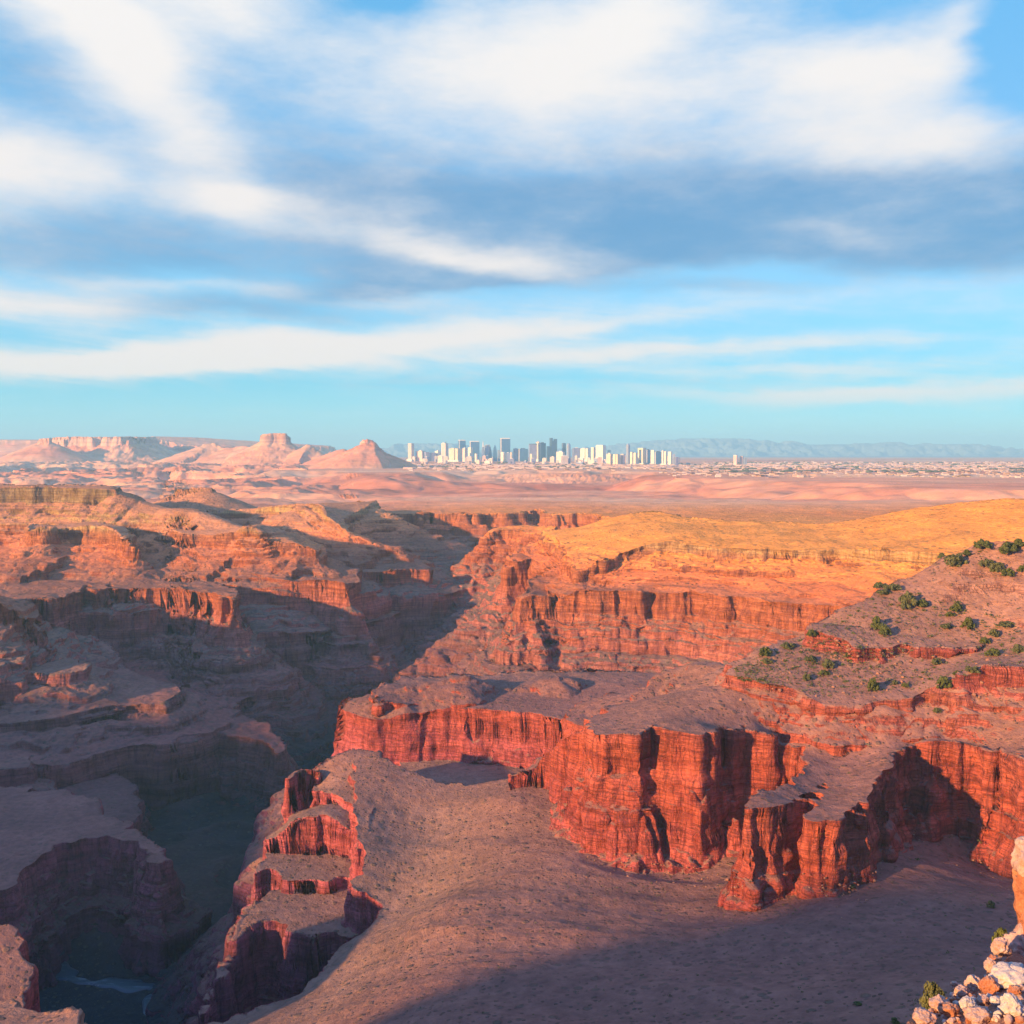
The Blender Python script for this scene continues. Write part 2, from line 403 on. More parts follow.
Tier('mesa', [P(-160, 440, 9800), P(0, 440, 9600), P(36, 441, 9500), P(70, 440, 10000), P(60, 440, 11000), P(-160, 440, 11500)], prof=step(40, 60, 2), slope=0.34, fl=(90, 0, 0), wp=90, N=260, zfloor=-90)
Tier('mesa', [P(150, 438.5, 9300), P(166, 441, 9300), P(182, 446, 9200), P(205, 446, 9300), P(240, 447, 9500), P(330, 447, 10500), P(330, 447, 12500), P(150, 440, 12000)], prof=step(40, 60, 2), slope=0.34, fl=(90, 0, 0), wp=60, N=260, zfloor=-90)
Tier('butte', [P(39, 439, 6900), P(50, 438, 6900), P(51, 438, 7050), P(39, 438.5, 7050)], prof=step(42, 30, 2), slope=0.42, fl=(24, 0, 0), wp=10, N=200, zfloor=-90)
Tier('butte', [P(264, 435, 5750), P(270, 433, 5730), P(284, 433.5, 5740), P(287, 436, 5850), P(285, 434, 6050), P(264, 434, 6050)], prof=step(62, 34, 2), slope=0.46, fl=(34, 10, 0), wp=12, N=240, zfloor=-90)
Tier('butte', [P(364, 441, 5200), P(367, 439, 5190), P(372, 440, 5190), P(378, 445, 5200), P(383, 449, 5210)], ridge=True, width=8, prof=[(0, 0), (14, 22), (24, 25)], slope=0.44, fl=(12, 6, 0), wp=8, N=220, zfloor=-90)
Tier('butte', [P(307, 444, 5650), P(311, 445, 5650), P(318, 450, 5640)], ridge=True, width=6, prof=[(0, 0), (8, 10)], slope=0.52, fl=(8, 0, 0), wp=8, N=200, zfloor=-90)
Tier('butte', [P(338, 450, 5500), P(344, 449, 5500)], ridge=True, width=8, slope=0.42, wp=8, N=160, zfloor=-90)
Tier('butte', [P(206, 444, 6500), P(214, 443, 6500), P(224, 448, 6450), P(246, 446, 6300), P(262, 449, 6200)], ridge=True, width=20, prof=[(0, 0), (12, 12)], slope=0.36, wp=14, fl=(20, 0, 0), N=200, zfloor=-90)
Tier('mountain', [P(400, 448, 25000), P(430, 443, 25000), P(447, 444, 25000), P(470, 450, 25000), P(560, 450, 25500), P(600, 448, 25500), P(640, 443, 25000), P(690, 439.5, 25000), P(715, 438, 25000), P(735, 440, 25000), P(765, 441, 25000),
     P(800, 445, 25000), P(860, 444, 25000), P(890, 442, 25000), P(930, 446, 25000), P(960, 443.5, 25000), P(1010, 449, 25000), P(1200, 447, 25000)], ridge=True, width=300, slope=0.16, wp=900, fl=(0, 0, 0), reach=3000, zfloor=-100)
Tier('hill', [P(180, 489.5, 1700), P(195, 488, 1690), P(212, 487.5, 1690), P(216, 489, 1730), P(200, 489, 1760), P(180, 490, 1740)], prof=[(0, 0), (5, 7), (12, 9)], slope=0.42, fl=(5, 2, 0), wp=8, N=200, zfloor=-130)

# ------------------------------------------------------------------ north-west plateau and its spurs
Tier('plateau', [P(118, 489.5, 1430), P(90, 488, 1425), P(60, 487.5, 1440), P(0, 487, 1450), P(-120, 487, 1440), W(-1000, 1330, -50), W(-1130, 1050, -60), W(-1120, 720, -78), W(-900, 520, -78), W(-840, 380, -66), W(-830, 200, -50), W(-700, -300, -42),  # unseen western rim, shaped to set where shade falls in the canyon
     W(-3000, -300, -42), W(-3000, 1700, -52), B(-100, 1640, -54), B(110, 1560, -54)], prof=step(58, 62, 5, 3), slope=0.62, fl=(16, 4, 2), wp=10, gully=1, N=700, zfloor=-270)
Tier('spur', [P(110, 489, 1470), P(125, 494, 1430), P(143, 502, 1420), P(164, 508, 1400), P(190, 508, 1385), P(211, 516, 1340), P(240, 526, 1290), P(262, 530, 1260)], ridge=True, width=10, prof=[(0, 0), (20, 8), (60, 44)], slope=0.55, fl=(6, 4, 2), wp=6, gully=1, cut=110)
Tier('plateau', [P(175, 513, 1620), P(205, 511, 1600), P(255, 508, 1590), P(298, 503.5, 1560), P(320, 504.5, 1500), P(331, 515, 1450), P(343, 528, 1400), P(352, 530, 1440), P(345, 515, 1540), P(372, 504, 1640), P(372, 504, 1740), P(200, 510, 1740)],
     prof=step(26, 30, 3, 5), slope=0.62, fl=(9, 4, 2), wp=8, gully=1, zfloor=-250, cut=110)
Tier('spur', [P(300, 505, 1540), P(345, 530, 1400), P(368, 540, 1375), P(396, 546, 1365), P(405, 556, 1340)], ridge=True, width=8, prof=[(0, 0), (10, 9), (30, 16)], slope=0.5, fl=(4, 4, 2), wp=6, gully=1, cut=55)
Tier('cliff', [P(300, 573, 1290), P(351, 572, 1275), P(390, 571, 1278), P(428, 570, 1285), P(434, 574, 1310), B(432, 1380, -160), B(405, 1440, -150), B(300, 1440, -150)], prof=step(56, 16, 4, 7) + [(30, 63), (35, 77), (56, 89), (61, 100)], slope=0.62, fl=(12, 8, 3), wp=7, gully=2, L=120)
Tier('spur', [P(340, 503, 1660), P(366, 504, 1640), P(393, 517, 1600), P(406, 527, 1580), P(429, 534, 1560)], ridge=True, width=30, prof=[(0, 0), (12, 10), (30, 16)], slope=0.55, fl=(4, 4, 2), wp=6, gully=1, cut=55)
Tier('cliff', [P(404, 541, 1540), P(431, 539, 1550), P(437, 543, 1590), B(435, 1650, -150), B(400, 1650, -140), B(380, 1560, -135)], prof=step(50, 14, 3, 8), slope=0.6, fl=(10, 7, 3), wp=6, gully=5, L=120)
Tier('spur', [P(180, 533, 1270), P(215, 535, 1250), P(238, 533, 1245), P(250, 527, 1245), P(258, 529, 1240), P(263, 540, 1230), P(280, 543, 1225), P(301, 544, 1225), P(317, 551, 1225), P(322, 556, 1235), B(316, 1300, -122), B(290, 1340, -112), B(255, 1350, -105), B(170, 1340, -104)],
     prof=step(15, 8, 2, 9), slope=0.42, fl=(4, 4, 2), wp=5, gully=1, cut=75)
Tier('cliff', [P(150, 578, -150), P(200, 578, -150), P(256, 578, -150), P(300, 580, -150), P(335, 581, -150), P(349, 583, -150), P(357, 584, 1170), B(358, 1230, -150), B(332, 1280, -150), B(290, 1330, -150), B(150, 1300, -150)],
     prof=step(58, 15, 4, 10) + [(29, 65), (34, 79), (55, 91), (60, 102)], slope=0.62, fl=(14, 9, 3), wp=8, gully=2, L=130)
# the promontory with the lit rim
Tier('promontory', [P(29, 531, 1270), P(38, 527, 1265), P(45, 525, 1260), P(52, 527, 1265), P(56, 531, 1290), P(67, 528, 1290), P(97, 525, 1285), P(120, 534, 1240), P(135, 547, 1200), P(138, 552, 1220), B(125, 1300, -100), B(90, 1360, -95), B(30, 1330, -98)],
     prof=step(22, 10, 3, 11), slope=0.30, fl=(8, 6, 3), wp=4, gully=2, cut=120)
Tier('promontory', [P(-30, 616, -152), P(6, 608, -152), P(16, 599, -152), P(50, 598, -152), P(80, 590, -152), P(86, 584, -152), P(92, 590, -152), P(106, 589, -152), P(109, 580, -152), P(114, 588, -152), P(150, 587, -152), P(185, 589, -152), P(215, 594, -152), P(236, 599, -152),
     P(240, 594, -152), P(238, 588, -152), B(205, 1180, -150), B(168, 1290, -150), B(100, 1350, -150), B(-30, 1250, -150)], prof=step(50, 14, 4, 12) + [(28, 57), (33, 71), (54, 83), (59, 94)], slope=0.62, fl=(16, 9, 4), wp=6, gully=2, zconst=-152)
Tier('promontory', [P(-80, 600, 880), P(0, 603, 880), P(15, 610, 885), P(25, 617, 890), P(36, 628, 892), P(45, 638, 895), P(44, 634, 910), B(30, 960, -150), B(-80, 960, -132)], prof=step(15, 6, 2, 14), slope=0.5, fl=(5, 5, 3), wp=3, gully=3, cut=70)
Tier('bench', [P(-80, 670, -190), P(0, 670, -190), P(40, 674, -190), P(70, 672, -190), P(84, 670, -190), B(75, 900, -190), B(-80, 960, -190)], prof=step(8, 5, 2, 15), slope=0.42, fl=(5, 6, 3), wp=3, gully=2, cut=48)
Tier('bench', [P(-80, 728, -215), P(0, 724, -215), P(50, 720, -215), P(90, 711, -215), P(117, 706, -215), P(145, 704, -215), P(164, 703, -215), P(180, 696, -215), P(183, 690, -215), P(176, 684, -215), B(120, 960, -212), B(-80, 1000, -212)], prof=step(6, 3, 1, 16), slope=0.42, fl=(8, 5, 2), wp=5, gully=1, cut=42)
Tier('bench', [P(-80, 742, -241), P(0, 738, -241), P(50, 738, -241), P(73, 743, -241), P(111, 743, -241), P(138, 740, -241), P(147, 734, -241), P(167, 729, -241), P(202, 728, -241), P(229, 736, -241), P(262, 739, -241), P(278, 752, -241), P(285, 750, -241), P(281, 738, -241), P(270, 726, -241), P(228, 713, -241), P(240, 700, -241), P(262, 694, -241), P(288, 690, -241),
     B(292, 1040, -236), B(250, 1120, -228), B(60, 1100, -226), B(-80, 1000, -230)], prof=step(48, 16, 4, 17), slope=0.6, fl=(10, 8, 3), wp=5, gully=3, L=140, top=2)
Tier('bench', [P(-80, 720, -233), P(0, 720, -233), P(25, 725, -233), P(41, 731, -233), P(49, 740, -233), P(42, 750, -233), P(31, 755, -233), P(28, 766, -233), P(-80, 778, -233)], prof=step(13, 6, 2, 18), slope=0.5, fl=(5, 5, 3), wp=3, gully=2, cut=10)
Tier('bench', [P(-80, 790, -256), P(20, 790, -256), P(100, 850, -256), P(128, 835, -256), P(141, 806, -256), P(137, 795, -256), P(124, 778, -256), P(111, 769, -256), P(91, 755, -256), P(60, 750, -256), P(-80, 750, -256)], prof=step(34, 12, 3, 19), slope=0.6, fl=(6, 6, 3), wp=3, gully=3, L=140)
Tier('bench', [P(-120, 935, -238), P(0, 889, -238), P(25, 868, -238), P(41, 858, -238), P(62, 845, -238), P(103, 840, -238), P(128, 842, -238), P(148, 850, -238), P(158, 868, -238), P(161, 860, -238), P(152, 842, -238), P(130, 828, -238), P(103, 813, -238), P(91, 801, -236), P(50, 788, -234), P(-100, 783, -232)],
     prof=step(30, 12, 4, 20), slope=0.5, fl=(8, 7, 3), wp=3, gully=3, L=140, top=1.5, cut=6)
Tier('cliff', [P(-80, 905, 330), P(0, 914, 330), P(12, 918, 328), P(21, 932, 322), P(25, 950, 314), P(20, 1010, 290), P(-80, 1060, 270)], prof=step(70, 16, 5, 21), slope=0.9, fl=(3, 5, 3), wp=2, gully=3, cut=15)
Tier('rock_ledge', [P(-90, 992, 125), P(0, 1002, 121), P(20, 1004, 118), P(45, 1013, 114), P(65, 1016, 111), P(88, 1023, 107), P(100, 1060, 98), P(40, 1150, 85), P(-90, 1150, 85)], prof=[(0, 0), (1.5, 3), (8, 30), (12, 60)], slope=1.4, fl=(0, 1, 2.0), wp=0, N=240, zfloor=-300)

# ------------------------------------------------------------------ north-east wall, gold over red
B_crest = [P(544, 531, 1260), P(582, 526, 1250), P(607, 518, 1240), P(640, 513.5, 1235), P(662, 512, 1225), P(692, 519, 1180), P(730, 521, 1165), P(768, 522, 1150), P(830, 522.5, 1120), P(870, 517, 1100), P(915, 508, 1075), P(960, 502, 1050), P(1024, 498, 1000), P(1200, 492, 950)]
Tier('plateau', [P(578, 572, 985), P(600, 562, 1000), P(617, 555, 1010), P(652, 543, 1020), P(672, 541, 1012), P(712, 547, 990), P(768, 549, 960), P(818, 551, 930), P(838, 549, 935), P(888, 550, 890), P(923, 552, 870), P(1000, 560, 820), P(1200, 575, 760)] + B_crest[::-1],
     prof=step(14, 12, 3, 31), slope=0.33, extra=[P(800, 534, 1040), P(900, 530, 990), P(960, 525, 950), P(650, 526, 1120), P(1024, 525, 900)], fl=(7, 6, 3), wp=3, gully=2, top=2.0, zfloor=-220, cut=15)
Tier('cliff', [P(519, 604, 945), P(521, 598, 948), P(537, 593, 950), P(549, 598, 952), P(556, 598, 985), P(562, 596, 955), P(574, 592, 950), P(600, 590, 950), P(614, 590, 946), P(619, 589, 954), P(624, 590, 946), P(641, 593, 938), P(648, 591, 948), P(654, 592, 946), P(660, 593, 935), P(687, 592, 930),
     P(712, 596, 910), P(726, 597, 899), P(734, 595, 908), P(742, 597, 890), P(768, 599, 870), P(800, 603, 850), P(840, 605, 820), P(1000, 620, 720), P(1200, 640, 660), B(1250, 900, -110), B(900, 980, -110), B(640, 1120, -118), B(575, 1120, -122), B(530, 1020, -134)],
     prof=step(54, 28, 5, 32) + [(44, 62), (49, 74), (72, 86), (77, 96)], slope=0.6, fl=(3, 6, 3), wp=3, gully=3,
     extra=[P(610, 574, 1000), P(650, 562, 1000), P(700, 566, 975), P(768, 569, 945), P(850, 568, 900), P(923, 572, 855)])
Tier('cliff', [P(508, 567, 1150), P(511, 561, 1155), P(527, 560, 1160), P(541, 561, 1160), P(545, 557, 1200), P(549, 560, 1165), P(553, 556, 1205), P(558, 561, 1165), P(570, 560, 1170), P(580, 558, 1180), P(600, 560, 1150), P(620, 570, 1080), B(640, 1250, -118), B(560, 1340, -115), B(520, 1290, -122)],
     prof=step(36, 12, 3, 34), slope=0.55, fl=(6, 8, 4), wp=4, gully=5, L=110)
Tier('cliff', [P(485, 538, 1370), P(492, 533, 1375), P(512, 531, 1380), P(524, 531, 1370), P(530, 535, 1350), P(545, 534, 1300), B(560, 1330, -100), B(520, 1450, -110), B(492, 1430, -112)], prof=step(14, 7, 2, 35), slope=0.52, fl=(7, 6, 3), wp=4, gully=3, L=200)

# ------------------------------------------------------------------ red butte behind the saddle
Tier('basin', [B(398, 590, -184), B(400, 540, -186), B(430, 500, -184), B(640, 470, -182), B(720, 640, -182), B(420, 660, -184)], prof=[(0, 0), (10, 20), (20, 40)], slope=0.8, fl=(5, 5, 2), wp=3)
Tier('butte', [P(377, 708, 583), P(383, 701, 590), P(394, 701, 592), P(408, 704, 590), P(440, 706, 592), P(466, 707, 582), P(500, 710, 575), P(532, 713, 566), P(560, 719, 552), P(590, 725, 538), P(640, 722, 515), B(700, 560, -148), B(680, 650, -148), B(520, 665, -150), B(400, 650, -150), B(379, 620, -150)],
     prof=step(34, 8, 4, 41), slope=0.6, fl=(1.5, 3, 2.4), wp=2, gully=2, L=60, extra=[P(660, 690, 600)], cut=70)
Tier('butte', [P(396, 690, 612), P(408, 685.5, 612), P(420, 686, 613), P(440, 681, 614), P(455, 677, 615), P(468, 675.5, 615), P(482, 679, 616), P(499, 689, 617), P(515, 689, 618), P(532, 685, 620), P(548, 678, 620), P(560, 675.5, 620), P(572, 678, 620), P(590, 687, 620), P(625, 688, 610), P(660, 687, 600)],
     ridge=True, width=3, slope=0.36, prof=[(0, 0), (3, 2), (14, 5)], fl=(2, 3, 2), wp=1.5, gully=1, zfloor=-200, cut=14)
# ------------------------------------------------------------------ foreground slope with its broken western edge
FGc = [P(586, 848, 400), P(536, 813, 445), P(511, 799, 460), P(728, 897, 345), P(660, 873, 385), P(753, 889, 350), P(799, 866, 365), P(848, 880, 340), P(873, 873, 345), P(939, 821, 395), P(993, 868, 372), P(1014, 873, 362),
       P(600, 1020, 245), P(900, 1000, 228), P(450, 900, 365), P(450, 1000, 272), P(500, 850, 415), P(760, 960, 275), P(940, 900, 315), P(1060, 1000, 215), P(560, 920, 330), P(420, 840, 455), P(300, 1010, 320)]
Tier('hillside', [P(120, 1070, 300), P(195, 1028, 328), P(240, 1018, 332), P(286, 1001, 342), P(319, 977, 354), P(345, 945, 376), P(369, 923, 392), P(387, 906, 405), P(370, 895, 410), P(354, 884, 416), P(366, 858, 433), P(358, 838, 450), P(352, 800, 482), P(352, 758, 527), P(372, 753, 530), P(400, 766, 518), P(437, 782, 505), P(480, 784, 497), P(512, 778, 495),
     B(580, 520, -158), B(800, 560, -150), W(600, 560, -140), W(500, 100, -110), W(160, 80, -110), W(20, 110, -110), W(-60, 160, -130), W(-100, 240, -170)],
     prof=step(34, 9, 4, 51), slope=0.75, extra=FGc, fl=(1.5, 2.5, 2), wp=1.5, gully=2, top=1.0, rib=1.7, N=500, L=200)
Tier('outcrop', [P(313, 774, 522), P(316, 768, 525), P(325, 760, 528), P(339, 752.5, 531), P(352, 751, 533), P(366, 752, 533), P(384, 759, 524), P(380, 790, 498), P(366, 830, 458), P(361, 822, 465), P(354, 808, 478), P(340, 797, 492), P(326, 792, 500), P(315, 788, 510)], prof=step(30, 9, 3, 52), slope=0.8, fl=(1.5, 3, 2), wp=1, N=260, cut=20)
Tier('outcrop', [P(287, 779, 505), P(292, 774, 510), P(304, 769.5, 515), P(318, 771, 515), P(318, 780, 530), P(300, 775, 540)], prof=step(34, 5, 3, 53), slope=0.9, fl=(1, 2, 1.5), wp=1, N=200, cut=20)
Tier('outcrop', [P(266, 840, 478), P(276, 837, 478), P(293, 822, 478), P(308, 816, 478), P(331, 817, 476), P(348, 828, 472), P(361, 840, 466), P(375, 850, 450), P(380, 800, 500), P(330, 801, 505), P(310, 808, 505), P(292, 815, 503), P(280, 828, 500), P(270, 834, 492)], prof=step(24, 4, 3, 54), slope=0.8, fl=(1, 2.5, 1.5), wp=1, N=240, cut=4, reach=90)
Tier('outcrop', [P(256, 873, -199), P(263, 868, -199), P(272, 867, -199), P(283, 879, -199), P(300, 880, -199), P(320, 882, -199), P(338, 878, -199), P(360, 874, -199), B(380, 480, -196), B(290, 488, -198), B(263, 480, -198)], prof=step(36, 7, 4, 55), slope=0.8, fl=(1.5, 3, 2), wp=1, N=240, cut=20)
Tier('outcrop', [P(206, 1010, -212), P(228, 950, -209), P(241, 928, -207), P(255, 920, -206), P(271, 920, -206), P(290, 930, -206), P(309, 932, -206), P(337, 930, -206), P(350, 938, -206), P(370, 930, -206), B(375, 460, -203), B(320, 455, -204), B(262, 450, -205), B(238, 430, -207), B(206, 380, -213)], prof=step(38, 8, 4, 56), slope=0.8, fl=(2, 4, 2), wp=1, N=260, cut=25)
# ------------------------------------------------------------------ near eastern headland
Tier('headland', [P(586, 729, 418), P(600, 735, 404), P(620, 735, 400), P(641, 735, 398), P(655, 728, 406), P(664, 727, 404), P(695, 733, 396), P(712, 730, 401), P(724, 728, 412), P(748, 728, 414), P(766, 732, 412), P(778, 742, 415), P(803, 752, 404), P(815, 760, 395), P(800, 774, 378), P(786, 787, 362), P(764, 798, 347), P(748, 806, 341), P(746, 810, 337), P(757, 809, 335),
     P(776, 808, 337), P(790, 804, 342), P(795, 800, 352), P(812, 790, 366), P(826, 784, 374), P(824, 794, 360), P(815, 806, 345), P(811, 815, 336), P(818, 820, 331), P(832, 820, 329), P(844, 816, 332), P(856, 804, 343), P(866, 793, 352), P(876, 780, 362), P(890, 758, 384), P(900, 750, 392), P(912, 745, 400), P(930, 741, 394), P(944, 740, 396), P(951, 741, 400), P(958, 741, 394), P(975, 744, 394), P(993, 749, 384), P(1024, 758, 364), P(1090, 765, 335),
     W(420, 330, -105), W(420, 600, -110), B(900, 570, -115), B(730, 540, -118), P(650, 692, 502), P(628, 702, 480), P(604, 714, 452), P(588, 722, 436)],
     prof=step(30, 7, 3, 61) + [(7.5, 32), (9.5, 39), (10, 46)], slope=0.75, fl=(2.0, 4.2, 3.0), wp=1.5, gully=1.5, top=1.0, N=560, L=60,
     extra=[B(850, 450, -113), B(930, 450, -113), B(1010, 440, -112), B(760, 470, -114), B(860, 510, -113), P(700, 706, 430), P(728, 689, 445), P(766, 695, 436), P(799, 706, 424), P(824, 717, 414), P(860, 722, 410), P(890, 713, 410), P(964, 702, 408), P(1024, 699, 398), P(840, 757, 398), P(862, 745, 402), P(846, 790, 362)], cut=60)
Tier('headland', [P(510, 776, 472), P(520, 773, 474), P(532, 769, 474), P(541, 757, 470), P(549, 750, 466), P(560, 742, 456), P(572, 735, 446), P(590, 731, 424), P(600, 725, 440), P(575, 735, 475), P(545, 752, 492), P(530, 768, 492), P(514, 775, 482)], prof=step(30, 4, 3, 62), slope=0.8, fl=(0, 3, 2), wp=1, N=260, L=40, cut=20)
Tier('headland', [P(646, 690, 505), P(656, 683, 503), P(664, 672, 500), P(680, 667, 498), P(693, 663, 495), P(724, 664.5, 482), P(736, 667, 470)], ridge=True, width=5, prof=[(0, 0), (6, 3)], slope=0.32, fl=(2, 3, 1.5), wp=1.5, gully=1, zfloor=-160, cut=30)
Tier('cliff', [P(727, 675, 446), P(745, 678, 440), P(766, 683, 434), P(785, 686, 431), P(799, 691, 427), P(812, 698, 420), P(824, 704, 417), P(855, 705, 414), P(890, 700, 415), P(912, 698, 414), P(926, 690, 418), P(945, 680, 418), P(964, 675, 415), P(981, 667, 417), P(1000, 669, 412), P(1024, 669, 405), P(1090, 672, 390), W(330, 480, -60),
     P(1060, 534, 482), P(1024, 540.5, 492), P(995, 541, 500), P(973, 546, 505), P(944, 562, 507), P(910, 578, 507), P(890, 587, 502), P(870, 598, 496), P(848, 607, 490), P(825, 622, 484), P(799, 637, 478), P(780, 641, 474), P(766, 645, 468), P(750, 655, 462), P(733, 665, 456)],
     prof=step(7, 3.2, 3, 63), slope=0.42, fl=(1.5, 2.5, 1.6), wp=1, gully=0.6, top=0.9, N=420, L=25, zfloor=-120,
     extra=[P(850, 665, 446), P(940, 668, 438), P(900, 625, 468), P(960, 604, 478), P(1024, 630, 450), P(800, 665, 448), P(960, 572, 492), P(1010, 580, 480)], cut=10)
Tier('outcrop', [P(966, 674, 414), P(982, 665, 416), P(1024, 667, 404), P(1090, 668, 390), B(1090, 410, -92), B(1000, 428, -94), B(970, 424, -95)], prof=step(13, 3.5, 3, 64), slope=0.5, fl=(1, 2, 2), wp=0.8, N=200, zfloor=-130, cut=4)
Tier('outcrop', [P(812, 634, 462), P(820, 631, 462), P(828, 637, 457), P(842, 641, 455), P(852, 645, 451), P(862, 652, 446), P(868, 650, 448), P(876, 648, 450), P(890, 648, 450), P(900, 645, 452), P(915, 647, 450), P(940, 646, 451), P(962, 648, 448), P(984, 645, 446), B(985, 458, -88), B(900, 464, -86), B(830, 474, -83), B(812, 470, -84)],
     prof=step(8.5, 2.8, 3, 65), slope=0.45, fl=(0.8, 2.2, 2.2), wp=0.8, N=260, zfloor=-110, cut=5)
Tier('headland', [P(906, 582, 504), P(925, 592, 494), P(945, 600, 486), P(975, 609, 476), P(1010, 619, 464), P(1080, 632, 446), B(1090, 480, -60), P(1060, 532, 486), P(1024, 539.5, 493), P(995, 540, 501), P(973, 545, 506), P(944, 561, 508), P(912, 577, 508)],
     prof=[(0, 0), (2.5, 4), (4, 5)], slope=0.4, fl=(0, 2, 1), wp=1, top=0.4, N=260, zfloor=-110, extra=[P(960, 575, 490), P(1010, 582, 478)], cut=4)
# ------------------------------------------------------------------ viewpoint rim: where the camera stands, and the ledge below it to the right
Tier('viewpoint', [W(-5, 1.2, -1.7), W(6, 1.6, -1.7), W(14, 8, -3.5), W(26, 20, -8), W(60, 40, -10), W(400, 60, -15), W(500, -700, 2), W(-650, -700, 8), W(-560, -100, 10), W(-420, -60, 6), W(-300, -50, -6), W(-200, -55, -16), W(-60, -45, -12), W(-14, -14, -5)], prof=[(0, 0), (1, 3), (6, 22), (12, 45)], slope=1.15, fl=(0, 1.2, 0.8), N=600, reach=120)  # unseen ground far left raised to shade the foreground slope
Tier('rock_ledge', [P(900, 1040, 20.6), P(914, 1022, 21.6), P(928, 1013, 22.2), P(942, 1003, 22.8), P(956, 993, 23.4), P(972, 984, 24), P(990, 976, 24.6), P(1003, 962, 25.2), P(1012, 948, 26), P(1060, 900, 29), P(1200, 900, 29), P(1200, 1200, 17), P(960, 1200, 16.5)], prof=[(0, 0), (0.25, 1.0), (1.0, 4), (4, 18)], slope=1.7, N=300, reach=60, extra=[P(1012, 1014, 20.5), P(1006, 985, 23), P(994, 976, 24.2), P(977, 1025, 20.8), P(964, 999, 22.9), P(1003, 957, 25.3), P(1030, 962, 26.2)], clampz=(-16, -8))

# ------------------------------------------------------------------ sample the land on a polar sheet centred under the viewpoint
def build_land():
    AZ = 31.0
    nc = int(1340 * QUAL); nr = int(1500 * QUAL)
    ca = np.tan(np.linspace(-math.tan(R(AZ)), math.tan(R(AZ)), 300))
    ca = np.arctan(np.linspace(-math.tan(R(AZ)), math.tan(R(AZ)), 300))
    lr = np.linspace(math.log(5.0), math.log(44000.0), 2600)
    Rr = np.exp(lr)
    A, RR = np.meshgrid(ca, Rr, indexing='ij')
    H, _ = height(np.sin(A) * RR, np.cos(A) * RR)
    v = H / (np.cos(A) * RR) * F
    dv = np.abs(np.diff(v, axis=1)); dv = np.concatenate([dv, dv[:, -1:]], 1)
    vis = v >= np.maximum.accumulate(v, 1) - 6.0
    onscr = (v > -600)
    dens = np.minimum(dv, 8.0) * np.where(vis, 1.0, 0.22) * np.where(onscr, 1.0, 0.05) + 0.035 * F * (lr[1] - lr[0]) * np.where(onscr, 1, .4)
    dens[:, RR[0] < 12] *= 0.2
    def box(a, n, ax):
        k = np.ones(2 * n + 1) / (2 * n + 1)
        pad = [(0, 0), (0, 0)]; pad[ax] = (n, n)
        a = np.pad(a, pad, mode='edge')
        return np.apply_along_axis(lambda q: np.convolve(q, k, 'valid'), ax, a)
    dens = box(box(dens, 4, 0), 4, 0); dens = box(box(dens, 5, 1), 5, 1)
    cum = np.cumsum(dens, 1); cum = (cum - cum[:, :1]) / (cum[:, -1:] - cum[:, :1])
    tj = np.linspace(0, 1, nr)
    Lj = np.stack([np.interp(tj, cum[i], lr) for i in range(len(ca))])
    fa = np.arctan(np.linspace(-math.tan(R(AZ)), math.tan(R(AZ)), nc))
    side = np.radians(np.concatenate([np.linspace(AZ + 0.3, 45, 30), np.linspace(47, 180, 55)]))
    azs = np.concatenate([-side[::-1][1:], fa, side])
    src = np.interp(np.clip(azs, fa[0], fa[-1]), ca, np.arange(len(ca)))
    i0 = np.clip(src.astype(int), 0, len(ca) - 2); f = (src - i0)[:, None]
    L = Lj[i0] * (1 - f) + Lj[i0 + 1] * f
    rad = np.exp(L)
    A = azs[:, None] * np.ones((1, nr))
    X = np.sin(A) * rad; Y = np.cos(A) * rad
    H, ID = height(X, Y)
    Pn = np.stack([X, Y, H], -1)
    # true relief: ledges and fluting push the faces in and out
    tu = np.gradient(Pn, axis=0); tv = np.gradient(Pn, axis=1)
    N = np.cross(tv, tu); N /= np.linalg.norm(N, axis=-1, keepdims=True) + 1e-9
    N *= np.sign(N[..., 2:3] + 1e-9)
    steep = np.clip((0.90 - N[..., 2]) / 0.35, 0, 1)
    zc = H + 3 * gn2(X / 70, Y / 70, 91)
    disp = np.zeros_like(H)
    dist = rad
    for wl, sd_ in ((0.35, 1), (0.8, 2), (1.8, 3), (4.0, 4), (9.0, 5), (20.0, 6), (45.0, 7)):
        wgt = np.exp(-(np.log(wl / (0.009 * dist))) ** 2 / 0.9)
        m = (wgt > 0.03) & (dist < 9000)
        if not m.any(): continue
        x_, y_, z_, s_ = X[m], Y[m], zc[m], steep[m]
        lay = vn3(x_ / (wl * 9), y_ / (wl * 9), z_ / (wl * 0.9), sd_)            # ledges
        col = vn3(x_ / (wl * 1.4), y_ / (wl * 1.4), z_ / (wl * 7), sd_ + 20)       # fluting
        blk = vn3(x_ / wl, y_ / wl, z_ / wl, sd_ + 40)                             # blocks
        disp[m] += wgt[m] * wl * (s_ * (0.30 * lay + 0.28 * col) + (0.05 + 0.22 * s_) * blk)
    Pn = Pn + N * disp[..., None]
    return azs, Pn, ID, steep
LABELS = {
 'floor': ('canyon_floor', 'shadowed blue-green canyon floor winding between the cliffs'),
}
def name_of(i):
    return 'canyon_floor' if i == 0 else {'plain': 'plain', 'city_terrace': 'city_terrace', 'bench': 'canyon_bench', 'cliff': 'canyon_cliff', 'spur': 'canyon_spur', 'basin': 'basin',
        'promontory': 'promontory', 'outcrop': 'rock_outcrop', 'headland': 'headland', 'hillside': 'hillside', 'viewpoint': 'viewpoint_ground'}.get(TIERS[i - 1].name, TIERS[i - 1].name)
